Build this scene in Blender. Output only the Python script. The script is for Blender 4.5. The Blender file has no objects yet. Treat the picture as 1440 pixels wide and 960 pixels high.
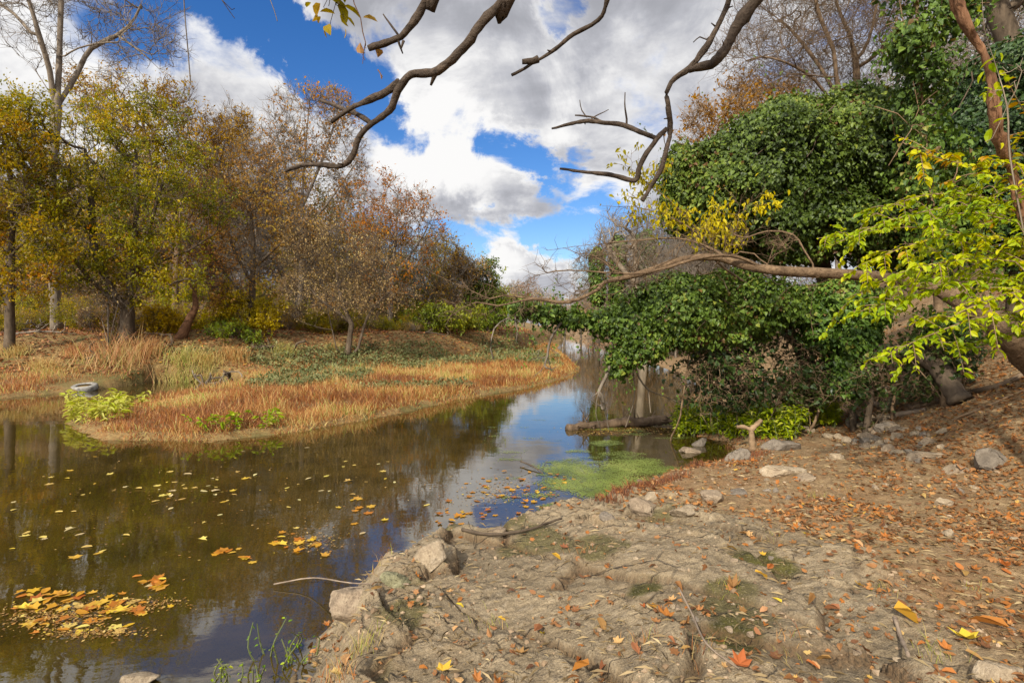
import bpy, math, random
import numpy as np

sc = bpy.context.scene
col = sc.collection
F, HZ, EYE = 800.0, 462.0, 2.0          # focal length in photo pixels, horizon row, eye height over the water (m)

# ------------------------------------------------------------------ camera
cd = bpy.data.cameras.new('camera'); cam = bpy.data.objects.new('camera', cd); col.objects.link(cam)
cam.location = (0, 0, EYE); cam.rotation_euler = (math.radians(90), 0, 0)
cd.sensor_width = 36.0; cd.lens = 20.0; cd.shift_y = -18 / 1440
cd.clip_start = 0.05; cd.clip_end = 3000
sc.camera = cam

# ------------------------------------------------------------------ colour management and render settings
sc.view_settings.view_transform = 'Standard'; sc.view_settings.look = 'None'
sc.view_settings.gamma = 1.0; sc.view_settings.use_curve_mapping = False
sc.view_settings.exposure = 1.15
sc.render.engine = 'CYCLES'
cy = sc.cycles
cy.max_bounces = 7; cy.diffuse_bounces = 4; cy.glossy_bounces = 3; cy.transmission_bounces = 4; cy.transparent_max_bounces = 8
cy.use_denoising = True; cy.caustics_reflective = False; cy.caustics_refractive = False

SUN_EL, SUN_AZ = 34.0, 206.0            # azimuth clockwise from +Y: behind the camera, to its left

# ------------------------------------------------------------------ node helper
class NT:
    def __init__(s, tree): s.t = tree; s.n = tree.nodes; s.n.clear()
    def __call__(s, typ, ins=None, **props):
        nd = s.n.new(typ)
        for k, v in props.items(): setattr(nd, k, v)
        for k, v in (ins or {}).items():
            sk = nd.inputs[k]
            if isinstance(v, bpy.types.NodeSocket): s.t.links.new(v, sk)
            elif isinstance(v, bpy.types.Node): s.t.links.new(v.outputs[0], sk)
            else: sk.default_value = v
        return nd
    def math(s, op, a, b=0.0, c=0.0, clamp=False):
        return s('ShaderNodeMath', {0: a, 1: b, 2: c}, operation=op, use_clamp=clamp).outputs[0]
    def mix(s, f, a, b, blend='MIX'):
        nd = s('ShaderNodeMix', None, data_type='RGBA', blend_type=blend)
        for i, v in ((0, f), (6, a), (7, b)):
            if isinstance(v, bpy.types.NodeSocket): s.t.links.new(v, nd.inputs[i])
            else:
                nd.inputs[i].default_value = v if i == 0 else (tuple(v) + (1,))[:4]
        return nd.outputs[2]
    def ramp(s, f, stops, interp='LINEAR'):
        nd = s('ShaderNodeValToRGB', {0: f}); r = nd.color_ramp; r.interpolation = interp
        while len(r.elements) < len(stops): r.elements.new(0.5)
        for e, (p, c) in zip(r.elements, stops):
            e.position = p; e.color = tuple(c) + (1,) if len(c) == 3 else c
        return nd.outputs[0]
    def smooth(s, v, a, b, lo=0.0, hi=1.0):
        return s('ShaderNodeMapRange', {0: v, 1: a, 2: b, 3: lo, 4: hi}, interpolation_type='SMOOTHSTEP').outputs[0]
    def noise(s, vec, scale, detail=4, rough=0.55, dist=0.0, out=0):
        return s('ShaderNodeTexNoise', {'Vector': vec, 'Scale': scale, 'Detail': detail, 'Roughness': rough, 'Distortion': dist}).outputs[out]

def pdir(px, py):
    v = np.array([(px - 720) / F, 1.0, (HZ - py) / F]); return v / np.linalg.norm(v)

# ------------------------------------------------------------------ sky: Nishita with a broken cloud layer defined by compass direction
world = bpy.data.worlds.new('World'); sc.world = world; world.use_nodes = True
w = NT(world.node_tree)
sky = w('ShaderNodeTexSky', sky_type='NISHITA', sun_disc=False, sun_elevation=math.radians(SUN_EL), sun_rotation=math.radians(SUN_AZ),
        air_density=1.0, dust_density=0.4, ozone_density=2.5)
skyc = w('ShaderNodeHueSaturation', {'Hue': 0.512, 'Saturation': 1.35, 'Value': 0.66, 'Color': sky.outputs[0]}).outputs[0]
dvec = w('ShaderNodeTexCoord').outputs['Generated']
sp = w('ShaderNodeSeparateXYZ', {0: dvec})
den = w.math('ADD', w.math('MAXIMUM', sp.outputs[2], 0.0), 0.16)
pl = w('ShaderNodeCombineXYZ', {0: w.math('DIVIDE', sp.outputs[0], den), 1: w.math('DIVIDE', sp.outputs[1], den), 2: w.math('MULTIPLY', sp.outputs[2], 2.0)}).outputs[0]
nz = w.noise(dvec, 5.5, 9, 0.68, 0.5, out=1)
wv = w('ShaderNodeVectorMath', {0: nz, 1: (0.5, 0.5, 0.5)}, operation='SUBTRACT').outputs[0]
wv = w('ShaderNodeVectorMath', {0: wv, 'Scale': 0.20}, operation='SCALE').outputs[0]
dw = w('ShaderNodeVectorMath', {0: dvec, 1: wv}, operation='ADD').outputs[0]
n1 = w.noise(pl, 1.6, 8, 0.60, 0.2)
def blob(px, py, rpx, wt, acc):
    h = pdir(px, py); r = rpx / F * h[1]
    ds = w('ShaderNodeVectorMath', {0: dw, 1: tuple(h)}, operation='DISTANCE').outputs['Value']
    m = w.smooth(ds, r * 0.25, r * 1.6, wt, 0.0)
    return m if acc is None else w.math('ADD', acc, m)
hole = None
for b in [(268, 5, 40, .15), (300, 18, 40, .25), (340, 45, 34, .32), (395, 30, 40, .55), (425, 62, 48, .75), (462, 95, 42, .70), (500, 122, 36, .5),
          (538, 165, 34, .5), (575, 200, 28, .55), (615, 195, 25, .30), (655, 185, 28, .42), (698, 202, 34, .62), (745, 212, 28, .5), (768, 232, 20, .3),
          (792, 18, 30, .45), (140, 62, 60, .30), (205, 52, 40, .3), (668, 279, 18, .45), (800, 240, 20, .3), (650, 340, 44, .6), (710, 336, 46, .62),
          (775, 335, 48, .65), (840, 332, 50, .65), (905, 345, 50, .5), (545, 45, 40, .35), (540, 120, 34, .35), (1010, 420, 60, .4), (520, 380, 60, .4), (880, -420, 260, .4), (-300, 120, 150, .5), (1750, 60, 200, .4), (300, -330, 160, .5)]:
    hole = blob(*b, hole)
cum = None
for b in [(700, 385, 34, .6), (745, 378, 30, .6), (665, 380, 28, .5), (790, 388, 30, .5), (690, 318, 40, .15), (600, 225, 62, .35), (655, 235, 60, .35), (700, 250, 40, .2)]:
    cum = blob(*b, cum)
dn = w.math('ADD', w.math('SUBTRACT', w.math('ADD', w.math('MULTIPLY', n1, 2.3), -0.52), hole), cum)
cover = w.smooth(dn, 0.14, 0.56)
bright = None
for b in [(330, 120, 150, .42), (220, 85, 90, .35), (520, 140, 70, .15), (600, 200, 75, .75), (655, 215, 70, .65), (560, 250, 60, .3), (720, 250, 50, .35), (850, 200, 80, .28), (735, 365, 55, .5), (690, 365, 40, .4),
          (640, 120, 80, .12), (860, 310, 70, .35), (60, 100, 120, .3)]:
    bright = blob(*b, bright)
n2 = w.noise(pl, 2.2, 6, 0.55, 0.3)
n3 = w.noise(dvec, 5.5, 8, 0.62, 0.5)
lum = w.math('ADD', w.math('ADD', w.math('MULTIPLY', w.math('SUBTRACT', n2, 0.5), 0.9), w.math('MULTIPLY', w.math('SUBTRACT', n3, 0.5), 1.5)), w.math('ADD', w.math('MULTIPLY', bright, 0.6), 0.50))
thick = w.smooth(dn, 0.42, 1.0, 0.16, -0.06)
lum = w.math('ADD', lum, thick)
cc = w.ramp(w.smooth(lum, 0.30, 0.98), [(0, (1.75, 1.78, 1.95)), (0.35, (2.35, 2.38, 2.58)), (0.68, (3.2, 3.2, 3.3)), (1, (4.4, 4.36, 4.32))])
# ramp colours clamp at their values: clouds are about ten times brighter than 1 because the strength is 0.1
# added fill: unseen clouds behind the camera are brightened to lift the shadows
fill_side = w('ShaderNodeVectorMath', {0: dvec, 1: (-0.40, -0.82, 0.41)}, operation='DOT_PRODUCT').outputs['Value']
cc = w('ShaderNodeVectorMath', {0: cc, 'Scale': w.smooth(fill_side, -0.25, 0.7, 1.0, 3.2)}, operation='SCALE').outputs[0]
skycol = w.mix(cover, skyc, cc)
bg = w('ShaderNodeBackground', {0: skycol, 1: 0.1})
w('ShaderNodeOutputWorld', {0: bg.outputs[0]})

# ------------------------------------------------------------------ sun
sd = bpy.data.lights.new('sun', 'SUN'); sun = bpy.data.objects.new('sun', sd); col.objects.link(sun)
sd.energy = 2.7; sd.angle = math.radians(2.0); sd.color = (1.0, 0.93, 0.82)
e, a = math.radians(SUN_EL), math.radians(SUN_AZ)
sdir = np.array([math.sin(a) * math.cos(e), math.cos(a) * math.cos(e), math.sin(e)])
import mathutils
sun.rotation_euler = mathutils.Vector(tuple(-sdir)).to_track_quat('-Z', 'Y').to_euler()

# ------------------------------------------------------------------ numeric helpers
def RNG(s): return np.random.default_rng(s)
def P(px, py, Y): return np.array([(px - 720) / F * Y, Y, EYE + (HZ - py) / F * Y])
def Gp(px, py, z=0.0):
    Y = (EYE - z) * F / (py - HZ); return ((px - 720) / F * Y, Y)
def ss(a, b, x):
    t = np.clip((x - a) / (b - a), 0, 1); return t * t * (3 - 2 * t)
def unit(v): return v / np.maximum(np.linalg.norm(v, axis=-1, keepdims=True), 1e-9)
def vnoise(p, seed=0):
    p = np.asarray(p, float); i = np.floor(p).astype(np.int64); f = p - i; f = f * f * (3 - 2 * f)
    out = np.zeros(p.shape[0])
    for dx in (0, 1):
        for dy in (0, 1):
            for dz in (0, 1):
                h = ((i[:, 0] + dx) * 374761393 + (i[:, 1] + dy) * 668265263 + (i[:, 2] + dz) * 1274126177 + seed * 1013904223) & 0xffffffff
                h = ((h ^ (h >> 13)) * 1274126177) & 0xffffffff
                h = ((h ^ (h >> 16)) * 2246822519) & 0xffffffff
                val = ((h ^ (h >> 15)) & 0xffff) / 65535.0
                out += val * (f[:, 0] if dx else 1 - f[:, 0]) * (f[:, 1] if dy else 1 - f[:, 1]) * (f[:, 2] if dz else 1 - f[:, 2])
    return out
def fbm(p, octv=4, seed=0, rough=0.5):
    s = 0; a = 1; tot = 0; q = np.asarray(p, float)
    for k in range(octv):
        s = s + a * vnoise(q, seed + k); tot += a; a *= rough; q = q * 2.03 + 7.1
    return s / tot

# ------------------------------------------------------------------ mesh building
class MB:
    def __init__(s): s.v = []; s.q = []; s.t = []; s.a = []; s.n = 0
    def add(s, v, quads=None, tris=None, tone=0.5):
        v = np.asarray(v, float); k = len(v)
        s.v.append(v); s.a.append(np.broadcast_to(np.asarray(tone, float), (k,)))
        if quads is not None and len(quads): s.q.append(np.asarray(quads, np.int64) + s.n)
        if tris is not None and len(tris): s.t.append(np.asarray(tris, np.int64) + s.n)
        s.n += k
    def build(s, name, mat, parent=None, smooth=False, origin=None):
        v = np.concatenate(s.v) if s.v else np.zeros((0, 3)); tone = np.concatenate(s.a) if s.a else np.zeros(0)
        if origin is not None: v = v - np.asarray(origin)
        q = np.concatenate(s.q) if s.q else np.zeros((0, 4), np.int64); t = np.concatenate(s.t) if s.t else np.zeros((0, 3), np.int64)
        me = bpy.data.meshes.new(name)
        me.vertices.add(len(v)); me.vertices.foreach_set('co', v.astype(np.float32).ravel())
        me.loops.add(q.size + t.size); me.loops.foreach_set('vertex_index', np.concatenate([q.ravel(), t.ravel()]).astype(np.int32))
        me.polygons.add(len(q) + len(t))
        st = np.concatenate([np.arange(len(q)) * 4, q.size + np.arange(len(t)) * 3]).astype(np.int32)
        me.polygons.foreach_set('loop_start', st)
        me.polygons.foreach_set('use_smooth', np.full(len(q) + len(t), smooth))
        me.attributes.new('tone', 'FLOAT', 'POINT').data.foreach_set('value', tone.astype(np.float32))
        me.update(calc_edges=True)
        if mat: me.materials.append(mat)
        o = bpy.data.objects.new(name, me); col.objects.link(o)
        if parent is not None: o.parent = parent
        if origin is not None and parent is None: o.location = tuple(origin)
        return o

def tag(o, label=None, cat=None, group=None, kind=None):
    if label: o['label'] = label
    if cat: o['category'] = cat
    if group: o['group'] = group
    if kind: o['kind'] = kind
    return o
def thing(name, loc, label, cat, group=None):
    o = bpy.data.objects.new(name, None); col.objects.link(o); o.location = tuple(loc); o.empty_display_size = 0.1
    return tag(o, label, cat, group)
def copy_thing(o, loc=None, rz=0.0, scale=None, label=None, group=None, parent=None):
    c = o.copy(); col.objects.link(c)
    if parent is not None: c.parent = parent
    if loc is not None: c.location = tuple(loc); c.rotation_euler = (0, 0, rz)
    if scale is not None: c.scale = scale if hasattr(scale, '__len__') else (scale,) * 3
    if label: c['label'] = label
    if group: c['group'] = group
    for ch in list(o.children): copy_thing(ch, parent=c)
    return c

# leaf templates: (along, side, up) and faces
def _maple():
    pts = [(0.42, 0, 0.0)]
    for ang, r in [(180, .42), (150, .24), (122, .44), (88, .34), (58, .55), (30, .36), (0, .60), (-30, .36), (-58, .55), (-88, .34), (-122, .44), (-150, .24)]:
        a_ = math.radians(ang); pts.append((0.42 + r * math.cos(a_), r * math.sin(a_), 0.28 * (r / .6) ** 2))
    return np.array(pts), None, [(0, i, i % 12 + 1) for i in range(1, 13)]
LEAF = {
 'diamond': (np.array([(0, 0, 0), (.45, .5, .10), (1, 0, -.08), (.45, -.5, .10)]), None, [(0, 1, 2), (0, 2, 3)]),
 'ivy': (np.array([(0, 0, 0), (.08, .52, .06), (.55, .34, .08), (1, 0, -.1), (.55, -.34, .08), (.08, -.52, .06)]), [(0, 1, 2, 3), (0, 3, 4, 5)], None),
 'oval': (np.array([(0, 0, 0), (.5, 0, -.02), (1, 0, -.22), (.2, .36, .08), (.58, .46, .06), (.86, .22, -.08), (.2, -.36, .08), (.58, -.46, .06), (.86, -.22, -.08)]),
          [(0, 3, 4, 1), (1, 4, 5, 2), (0, 1, 7, 6), (1, 2, 8, 7)], None),
 'lance': (np.array([(0, 0, 0), (.3, .5, .06), (.68, .34, 0), (1, 0, -.2), (.68, -.34, 0), (.3, -.5, .06)]), [(0, 1, 2, 3), (0, 3, 4, 5)], None),
 'maple': _maple(),
}
def leaves(mb, c, tip, nrm, L, W, tone, kind='diamond', curl=1.0):
    T, Q, Tr = LEAF[kind]; n = len(c)
    if n == 0: return
    t = unit(tip); nn = unit(nrm - t * np.sum(t * nrm, axis=1, keepdims=True)); s = np.cross(t, nn)
    L = np.broadcast_to(L, (n,)); W = np.broadcast_to(W, (n,)); curl = np.broadcast_to(curl, (n,))
    k = len(T)
    v = c[:, None, :] + t[:, None, :] * (T[None, :, 0] * L[:, None])[:, :, None] + s[:, None, :] * (T[None, :, 1] * W[:, None])[:, :, None] \
        + nn[:, None, :] * (T[None, :, 2] * (L * curl)[:, None])[:, :, None]
    off = (np.arange(n) * k)[:, None, None]
    q = (np.array(Q)[None] + off).reshape(-1, 4) if Q else None
    tr = (np.array(Tr)[None] + off).reshape(-1, 3) if Tr else None
    mb.add(v.reshape(-1, 3), q, tr, np.repeat(np.broadcast_to(tone, (n,)), k))

def tube(mb, pts, rad, sides=6, cap=True, tone=0.5, rough=0.0, rng=None):
    pts = np.asarray(pts, float); n = len(pts); rad = np.broadcast_to(np.asarray(rad, float), (n,))
    tg = unit(np.gradient(pts, axis=0))
    m = tg.mean(axis=0); ref = np.array([0, 0, 1.0]) if abs(m[2]) < 0.75 * np.linalg.norm(m) + 1e-9 else np.array([1.0, 0.13, 0])
    s = unit(np.cross(tg, ref)); b = np.cross(s, tg)
    ang = np.arange(sides) / sides * 2 * math.pi
    rr = np.repeat(rad[:, None], sides, 1)
    if rough and rng is not None: rr = rr * (1 + rough * rng.standard_normal((n, sides)))
    v = pts[:, None, :] + s[:, None, :] * (np.cos(ang)[None] * rr)[:, :, None] + b[:, None, :] * (np.sin(ang)[None] * rr)[:, :, None]
    i = np.arange(n - 1)[:, None] * sides; j = np.arange(sides)[None]; j2 = (j + 1) % sides
    q = np.stack([i + j, i + j2, i + sides + j2, i + sides + j], axis=-1).reshape(-1, 4)
    tr = None
    v = v.reshape(-1, 3)
    if cap:
        c0 = len(v); v = np.concatenate([v, pts[:1], pts[-1:]])
        jj = np.arange(sides); tr = np.concatenate([np.stack([np.full(sides, c0), (jj + 1) % sides, jj], 1), np.stack([np.full(sides, c0 + 1), (n - 1) * sides + jj, (n - 1) * sides + (jj + 1) % sides], 1)])
    mb.add(v, q, tr, tone)

def twigs(mb, rng, p, d, ln, r, up=.3):
    n = len(p)
    if n == 0: return
    q = unit(d * .9 + rng.standard_normal((n, 3)) * .7 + np.array([0, 0, up])); L_ = ln * rng.uniform(.4, 1.3, n)[:, None]
    m = p + q * L_ * .5; e_ = p + unit(q + rng.standard_normal((n, 3)) * .25 + np.array([0, 0, up * .4])) * L_
    s_ = unit(np.cross(q, rng.standard_normal((n, 3)))); b_ = np.cross(q, s_); r = np.broadcast_to(r, (n,))[:, None]
    rows = []
    for c, k in ((p, 1.0), (m, .75)):
        for a_ in (0, 2.094, 4.189): rows.append(c + (s_ * math.cos(a_) + b_ * math.sin(a_)) * r * k)
    rows.append(e_); v = np.stack(rows, 1).reshape(-1, 3); o_ = (np.arange(n) * 7)[:, None, None]
    mb.add(v, (np.array([[0, 1, 4, 3], [1, 2, 5, 4], [2, 0, 3, 5]])[None] + o_).reshape(-1, 4), (np.array([[3, 4, 6], [4, 5, 6], [5, 3, 6]])[None] + o_).reshape(-1, 3))
    return p, e_

def spline(pts, step):
    pts = np.asarray(pts, float); out = []
    ext = np.concatenate([[2 * pts[0] - pts[1]], pts, [2 * pts[-1] - pts[-2]]])
    for k in range(len(pts) - 1):
        p0, p1, p2, p3 = ext[k:k + 4]; m = max(1, int(round(np.linalg.norm(p2[:3] - p1[:3]) / step)))
        t = (np.arange(m) / m)[:, None]
        out.append(0.5 * ((2 * p1) + (-p0 + p2) * t + (2 * p0 - 5 * p1 + 4 * p2 - p3) * t ** 2 + (-p0 + 3 * p1 - 3 * p2 + p3) * t ** 3))
    out.append(pts[-1:]); return np.concatenate(out)

# ------------------------------------------------------------------ tree skeletons grown toward points of a crown envelope
def in_ells(rng, ells, n, shell=0.0):
    vol = np.array([np.prod(r) ** 0.8 for c, r in ells]); pick = rng.choice(len(ells), n, p=vol / vol.sum())
    u = unit(rng.standard_normal((n, 3))); rad = (shell + (1 - shell) * rng.random(n)) ** (1 / 2.2)
    C_ = np.array([c for c, r in ells])[pick]; R_ = np.array([r for c, r in ells])[pick]
    return C_ + u * R_ * rad[:, None]

class Skel:
    def __init__(s, seeds, step, cap=9000):
        s.pos = np.zeros((cap, 3)); s.dir = np.zeros((cap, 3)); s.par = np.full(cap, -1); s.n = 0; s.step = step
        for pl_ in seeds:
            p = spline(pl_, step)
            if s.n == 0: prev = -1
            else:
                prev = int(np.argmin(np.sum((s.pos[:s.n] - p[0]) ** 2, axis=1)))
                if np.linalg.norm(s.pos[prev] - p[0]) < step * 1.5: p = p[1:]
            for x in p: prev = s.put(x, prev)
    def put(s, x, prev):
        i = s.n; s.pos[i] = x; s.par[i] = prev
        if prev >= 0: d = x - s.pos[prev]; s.dir[i] = d / max(np.linalg.norm(d), 1e-9)
        else: s.dir[i] = (0, 0, 1)
        s.n += 1; return i
    def grow(s, rng, targets, kdir=0.8, up=0.3, wob=0.12, start=0, seglen=None):
        d0 = np.array([np.min(np.sum((s.pos[start:s.n] - t) ** 2, axis=1)) for t in targets])
        for t in targets[np.argsort(d0)]:
            if s.n > len(s.pos) - 40: break
            v = t - s.pos[start:s.n]; d = np.linalg.norm(v, axis=1) + 1e-6
            cs = np.sum(v * s.dir[start:s.n], axis=1) / d
            j = int(np.argmin(d * (1 + kdir * (1 - cs)))) + start
            dj = d[j - start]; vj = (t - s.pos[j]) / dj
            t0 = (0.55 * s.dir[j] + 0.45 * vj) * dj; t1 = (vj + np.array([0, 0, up])) * dj
            m = int(np.clip(round(dj / s.step), 2, 9)); prev = j; p0 = s.pos[j].copy()
            for k in range(1, m + 1):
                h = k / m; h2, h3 = h * h, h * h * h
                x = (2 * h3 - 3 * h2 + 1) * p0 + (h3 - 2 * h2 + h) * t0 + (-2 * h3 + 3 * h2) * t + (h3 - h2) * t1
                x = x + rng.standard_normal(3) * wob * dj / m * (1 if k < m else 0)
                prev = s.put(x, prev)
    def radii(s, rbase, rtip, e=0.56):
        n = s.n; acc = np.zeros(n); haschild = np.zeros(n, bool); haschild[s.par[:n][s.par[:n] >= 0]] = True
        acc[~haschild] = 1
        for i in range(n - 1, 0, -1):
            acc[s.par[i]] += acc[i]
        s.acc = acc; s.r = np.maximum(rtip, rbase * (acc / acc[0]) ** e); return s.r
    def flare(s, k=0.5, h=0.5):
        z = s.pos[:s.n, 2] - s.pos[0, 2]; near = np.linalg.norm(s.pos[:s.n, :2] - s.pos[0, :2], axis=1) < 1.5
        s.r = s.r * (1 + np.where(near, k * np.exp(-np.maximum(z, 0) / h), 0))
    def mesh(s, thr, rng=None, rough=0.05):
        big, small = MB(), MB(); n = s.n
        kids = [[] for _ in range(n)]
        for i in range(1, n):
            if s.par[i] >= 0: kids[s.par[i]].append(i)
        stack = [(0, -1)]
        while stack:
            i, at = stack.pop(); ch = [i]
            while kids[ch[-1]]:
                ks = sorted(kids[ch[-1]], key=lambda q: -s.acc[q])
                for o in ks[1:]: stack.append((o, ch[-1]))
                ch.append(ks[0])
            pts = s.pos[ch]; rr = s.r[ch]
            if at >= 0: pts = np.concatenate([s.pos[at][None], pts]); rr = np.concatenate([[rr[0]], rr])
            if len(pts) < 2: continue
            rm = rr.max()
            # split the chain into thick wood and twigs
            cut = int(np.sum(rr > thr))
            if cut >= 2:
                sd_ = 10 if rm > .12 else 7 if rm > .04 else 5
                tube(big, pts[:cut + 1], rr[:cut + 1], sd_, rng=rng, rough=rough); pts = pts[cut:]; rr = rr[cut:]
            if len(pts) >= 2: tube(small, pts, rr, 5 if rr.max() > .02 else 3, cap=False)
        return big, small

# ------------------------------------------------------------------ materials
MAT = {}
def newmat(name):
    m = bpy.data.materials.new(name); m.use_nodes = True; MAT[name] = m; return NT(m.node_tree)
def leafmat(name, stops, trans=0.35, rough=0.5, spec=0.3, tcol=(1.25, 1.15, 0.7), vary=0.25, spots=0.0):
    t = newmat(name)
    tone = t('ShaderNodeAttribute', attribute_name='tone').outputs['Fac']
    c = t.ramp(tone, stops)
    rnd = t('ShaderNodeObjectInfo').outputs['Random']
    c = t('ShaderNodeHueSaturation', {'Hue': t.math('ADD', 0.5, t.math('MULTIPLY', t.math('SUBTRACT', rnd, 0.5), 0.04)),
                                      'Saturation': 1.1, 'Value': t.math('ADD', 1.04 - vary / 2, t.math('MULTIPLY', rnd, vary)), 'Color': c}).outputs[0]
    if spots: c = t.mix(t.smooth(t.noise(t('ShaderNodeTexCoord').outputs['Object'], 75, 3, .6), .56, .68, 0, spots), c, (.17, .10, .025))
    b = t('ShaderNodeBsdfPrincipled', {'Base Color': c, 'Roughness': rough, 'Specular IOR Level': spec})
    tr = t('ShaderNodeBsdfTranslucent', {'Color': t.mix(1.0, c, tcol, 'MULTIPLY')})
    mx = t('ShaderNodeMixShader', {0: trans, 1: b.outputs[0], 2: tr.outputs[0]})
    t('ShaderNodeOutputMaterial', {0: mx.outputs[0]})
def barkmat(name, c0, c1, scale=6.0, stretch=(1, 1, 0.25), bump=0.6, moss=None):
    t = newmat(name)
    co = t('ShaderNodeTexCoord').outputs['Object']
    mp = t('ShaderNodeMapping', {0: co, 'Scale': stretch}).outputs[0]
    n = t.noise(mp, scale, 6, 0.65, 0.4); n2_ = t.noise(co, scale * 0.25, 3)
    c = t.ramp(n, [(0.3, c0), (0.7, c1)])
    c = t.mix(t.smooth(n2_, 0.35, 0.7, 0, 0.5), c, tuple(x * 0.6 for x in c0))
    if moss: c = t.mix(t.smooth(t.noise(co, scale * 0.5, 4), 0.5, 0.65), c, moss)
    bp = t('ShaderNodeBump', {'Strength': bump, 'Distance': 0.03, 'Height': n})
    b = t('ShaderNodeBsdfPrincipled', {'Base Color': c, 'Roughness': 0.9, 'Specular IOR Level': 0.15, 'Normal': bp.outputs[0]})
    t('ShaderNodeOutputMaterial', {0: b.outputs[0]})

leafmat('leaf_olive', [(0, (.085, .090, .012)), (.4, (.20, .185, .018)), (.75, (.36, .27, .025)), (1, (.46, .29, .03))], trans=.45)
leafmat('leaf_yellowgreen', [(0, (.13, .14, .012)), (.45, (.31, .28, .02)), (.8, (.46, .34, .03)), (1, (.48, .24, .03))], trans=.45)
leafmat('leaf_gold', [(0, (.24, .14, .022)), (.5, (.42, .255, .032)), (1, (.52, .35, .045))], trans=.42)
leafmat('leaf_orange', [(0, (0.253, 0.138, 0.046)), (.5, (0.437, 0.196, 0.032)), (.8, (0.529, 0.287, 0.040)), (1, (0.322, 0.230, 0.046))], trans=.42)
leafmat('leaf_rosy', [(0, (.22, .135, .075)), (.5, (.37, .235, .125)), (1, (.42, .30, .15))], trans=.35)
leafmat('leaf_russet', [(0, (.24, .135, .045)), (.5, (.40, .245, .065)), (1, (.42, .33, .06))], trans=.4)
leafmat('leaf_yellow', [(0, (.22, .17, .012)), (.5, (.42, .30, .02)), (1, (.48, .36, .03))], trans=.42)
leafmat('leaf_green', [(0, (0.066, 0.102, 0.017)), (.5, (0.150, 0.204, 0.026)), (1, (0.288, 0.300, 0.036))])
leafmat('leaf_ivy', [(0, (.030, .050, .010)), (.4, (.075, .115, .022)), (.75, (.135, .19, .038)), (.92, (.22, .245, .05)), (.97, (.16, .10, .035)), (1, (.12, .07, .03))], trans=.26, rough=.48, spec=.3, vary=.1)
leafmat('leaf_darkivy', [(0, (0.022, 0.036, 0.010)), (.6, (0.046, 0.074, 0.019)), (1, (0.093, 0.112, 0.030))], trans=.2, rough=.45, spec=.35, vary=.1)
leafmat('leaf_spice', [(0, (.17, .25, .018)), (.5, (.40, .43, .025)), (.78, (.54, .49, .035)), (.93, (.50, .36, .03)), (1, (.42, .20, .02))], trans=.45, rough=.5, vary=.05, spots=.7)
leafmat('leaf_nettle', [(0, (.09, .15, .016)), (.5, (.20, .29, .025)), (.8, (.36, .42, .05)), (1, (.46, .48, .13))], trans=.4, vary=.05)
leafmat('leaf_litter', [(0, (.07, .034, .017)), (.25, (.17, .080, .034)), (.5, (.27, .145, .064)), (.7, (.33, .135, .042)), (.85, (.42, .275, .13)), (1, (.50, .33, .07))], trans=.12, rough=.7, vary=.1, spots=.6)
leafmat('leaf_float', [(0, (.26, .11, .03)), (.3, (.40, .17, .04)), (.6, (.48, .28, .05)), (.8, (.50, .36, .10)), (1, (.50, .41, .21))], trans=.15, rough=.5, spec=.4, vary=.25, spots=.8)
leafmat('straw', [(0, (.10, .048, .022)), (.2, (.25, .085, .036)), (.38, (.36, .165, .068)), (.55, (.41, .245, .105)), (.72, (.45, .33, .15)), (.86, (.35, .32, .11)), (1, (.24, .27, .055))], trans=.3, rough=.6, vary=.05)
leafmat('mat_cover', [(0, (.07, .085, .030)), (.5, (.15, .16, .065)), (1, (.27, .25, .11))], trans=.25, rough=.6, vary=.05)
leafmat('duckweed_green', [(0, (.095, .11, .024)), (.5, (.165, .19, .042)), (1, (.24, .25, .07))], trans=.1, rough=.5, vary=.05)
leafmat('grit', [(0, (.07, .052, .030)), (.5, (.19, .14, .080)), (1, (.36, .285, .18))], trans=0.0, rough=.9, vary=.05)
leafmat('dry_twig', [(0, (.09, .060, .035)), (.5, (.22, .15, .085)), (1, (.40, .30, .18))], trans=0.0, rough=.8, vary=.1)
barkmat('bark_grey', (.12, .095, .07), (.29, .235, .175), 9)
barkmat('bark_pale', (.15, .115, .08), (.33, .265, .185), 5)
barkmat('bark_dark', (.055, .040, .026), (.165, .12, .078), 9)
barkmat('bark_brown', (.085, .055, .033), (.22, .15, .090), 9)
barkmat('bark_tan', (.16, .10, .055), (.36, .245, .14), 14, (.35, 1, 1))
barkmat('bark_leaning', (.075, .045, .025), (.27, .18, .10), 26, (1, 1, 1), 1.0)
barkmat('bark_limb', (.030, .022, .016), (.125, .090, .062), 22, (1, 1, 1), 0.9)
barkmat('bark_vine', (.12, .055, .028), (.34, .18, .095), 26, (1, 1, .12), 1.0)
barkmat('bark_red', (.07, .035, .018), (.26, .13, .065), 16, (1, 1, 1), 1.0)
barkmat('driftwood', (.16, .115, .08), (.40, .31, .22), 14, (.4, .4, 1))

# ------------------------------------------------------------------ the stream's outline in plan and the terrain over it
_sh = [(-12, -30), (-6.5, -6), (-3.2, 0), (-2.1, 1.8)]
_sh += [Gp(*q) for q in [(300, 1060), (395, 1000), (435, 940), (466, 880), (492, 836), (558, 797), (590, 768), (640, 758), (700, 768), (760, 750), (800, 728), (860, 712), (900, 692),
                         (948, 664), (1005, 655), (1045, 640), (1015, 622), (962, 608), (968, 585), (975, 560), (985, 540), (930, 515), (870, 496), (850, 486)]]
_sh += [(15, 110), (9.5, 110)]
_sh += [Gp(*q) for q in [(790, 480), (782, 490), (800, 505), (816, 520), (800, 530), (740, 546), (640, 562), (560, 582), (420, 606), (300, 620), (140, 618), (97, 597), (112, 580),
                         (165, 571), (235, 559), (345, 545), (335, 535), (215, 537), (130, 549), (0, 560), (-200, 566)]]
_sh += [(-45, 14), (-70, -30)]
SH = np.array(_sh)
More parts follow.
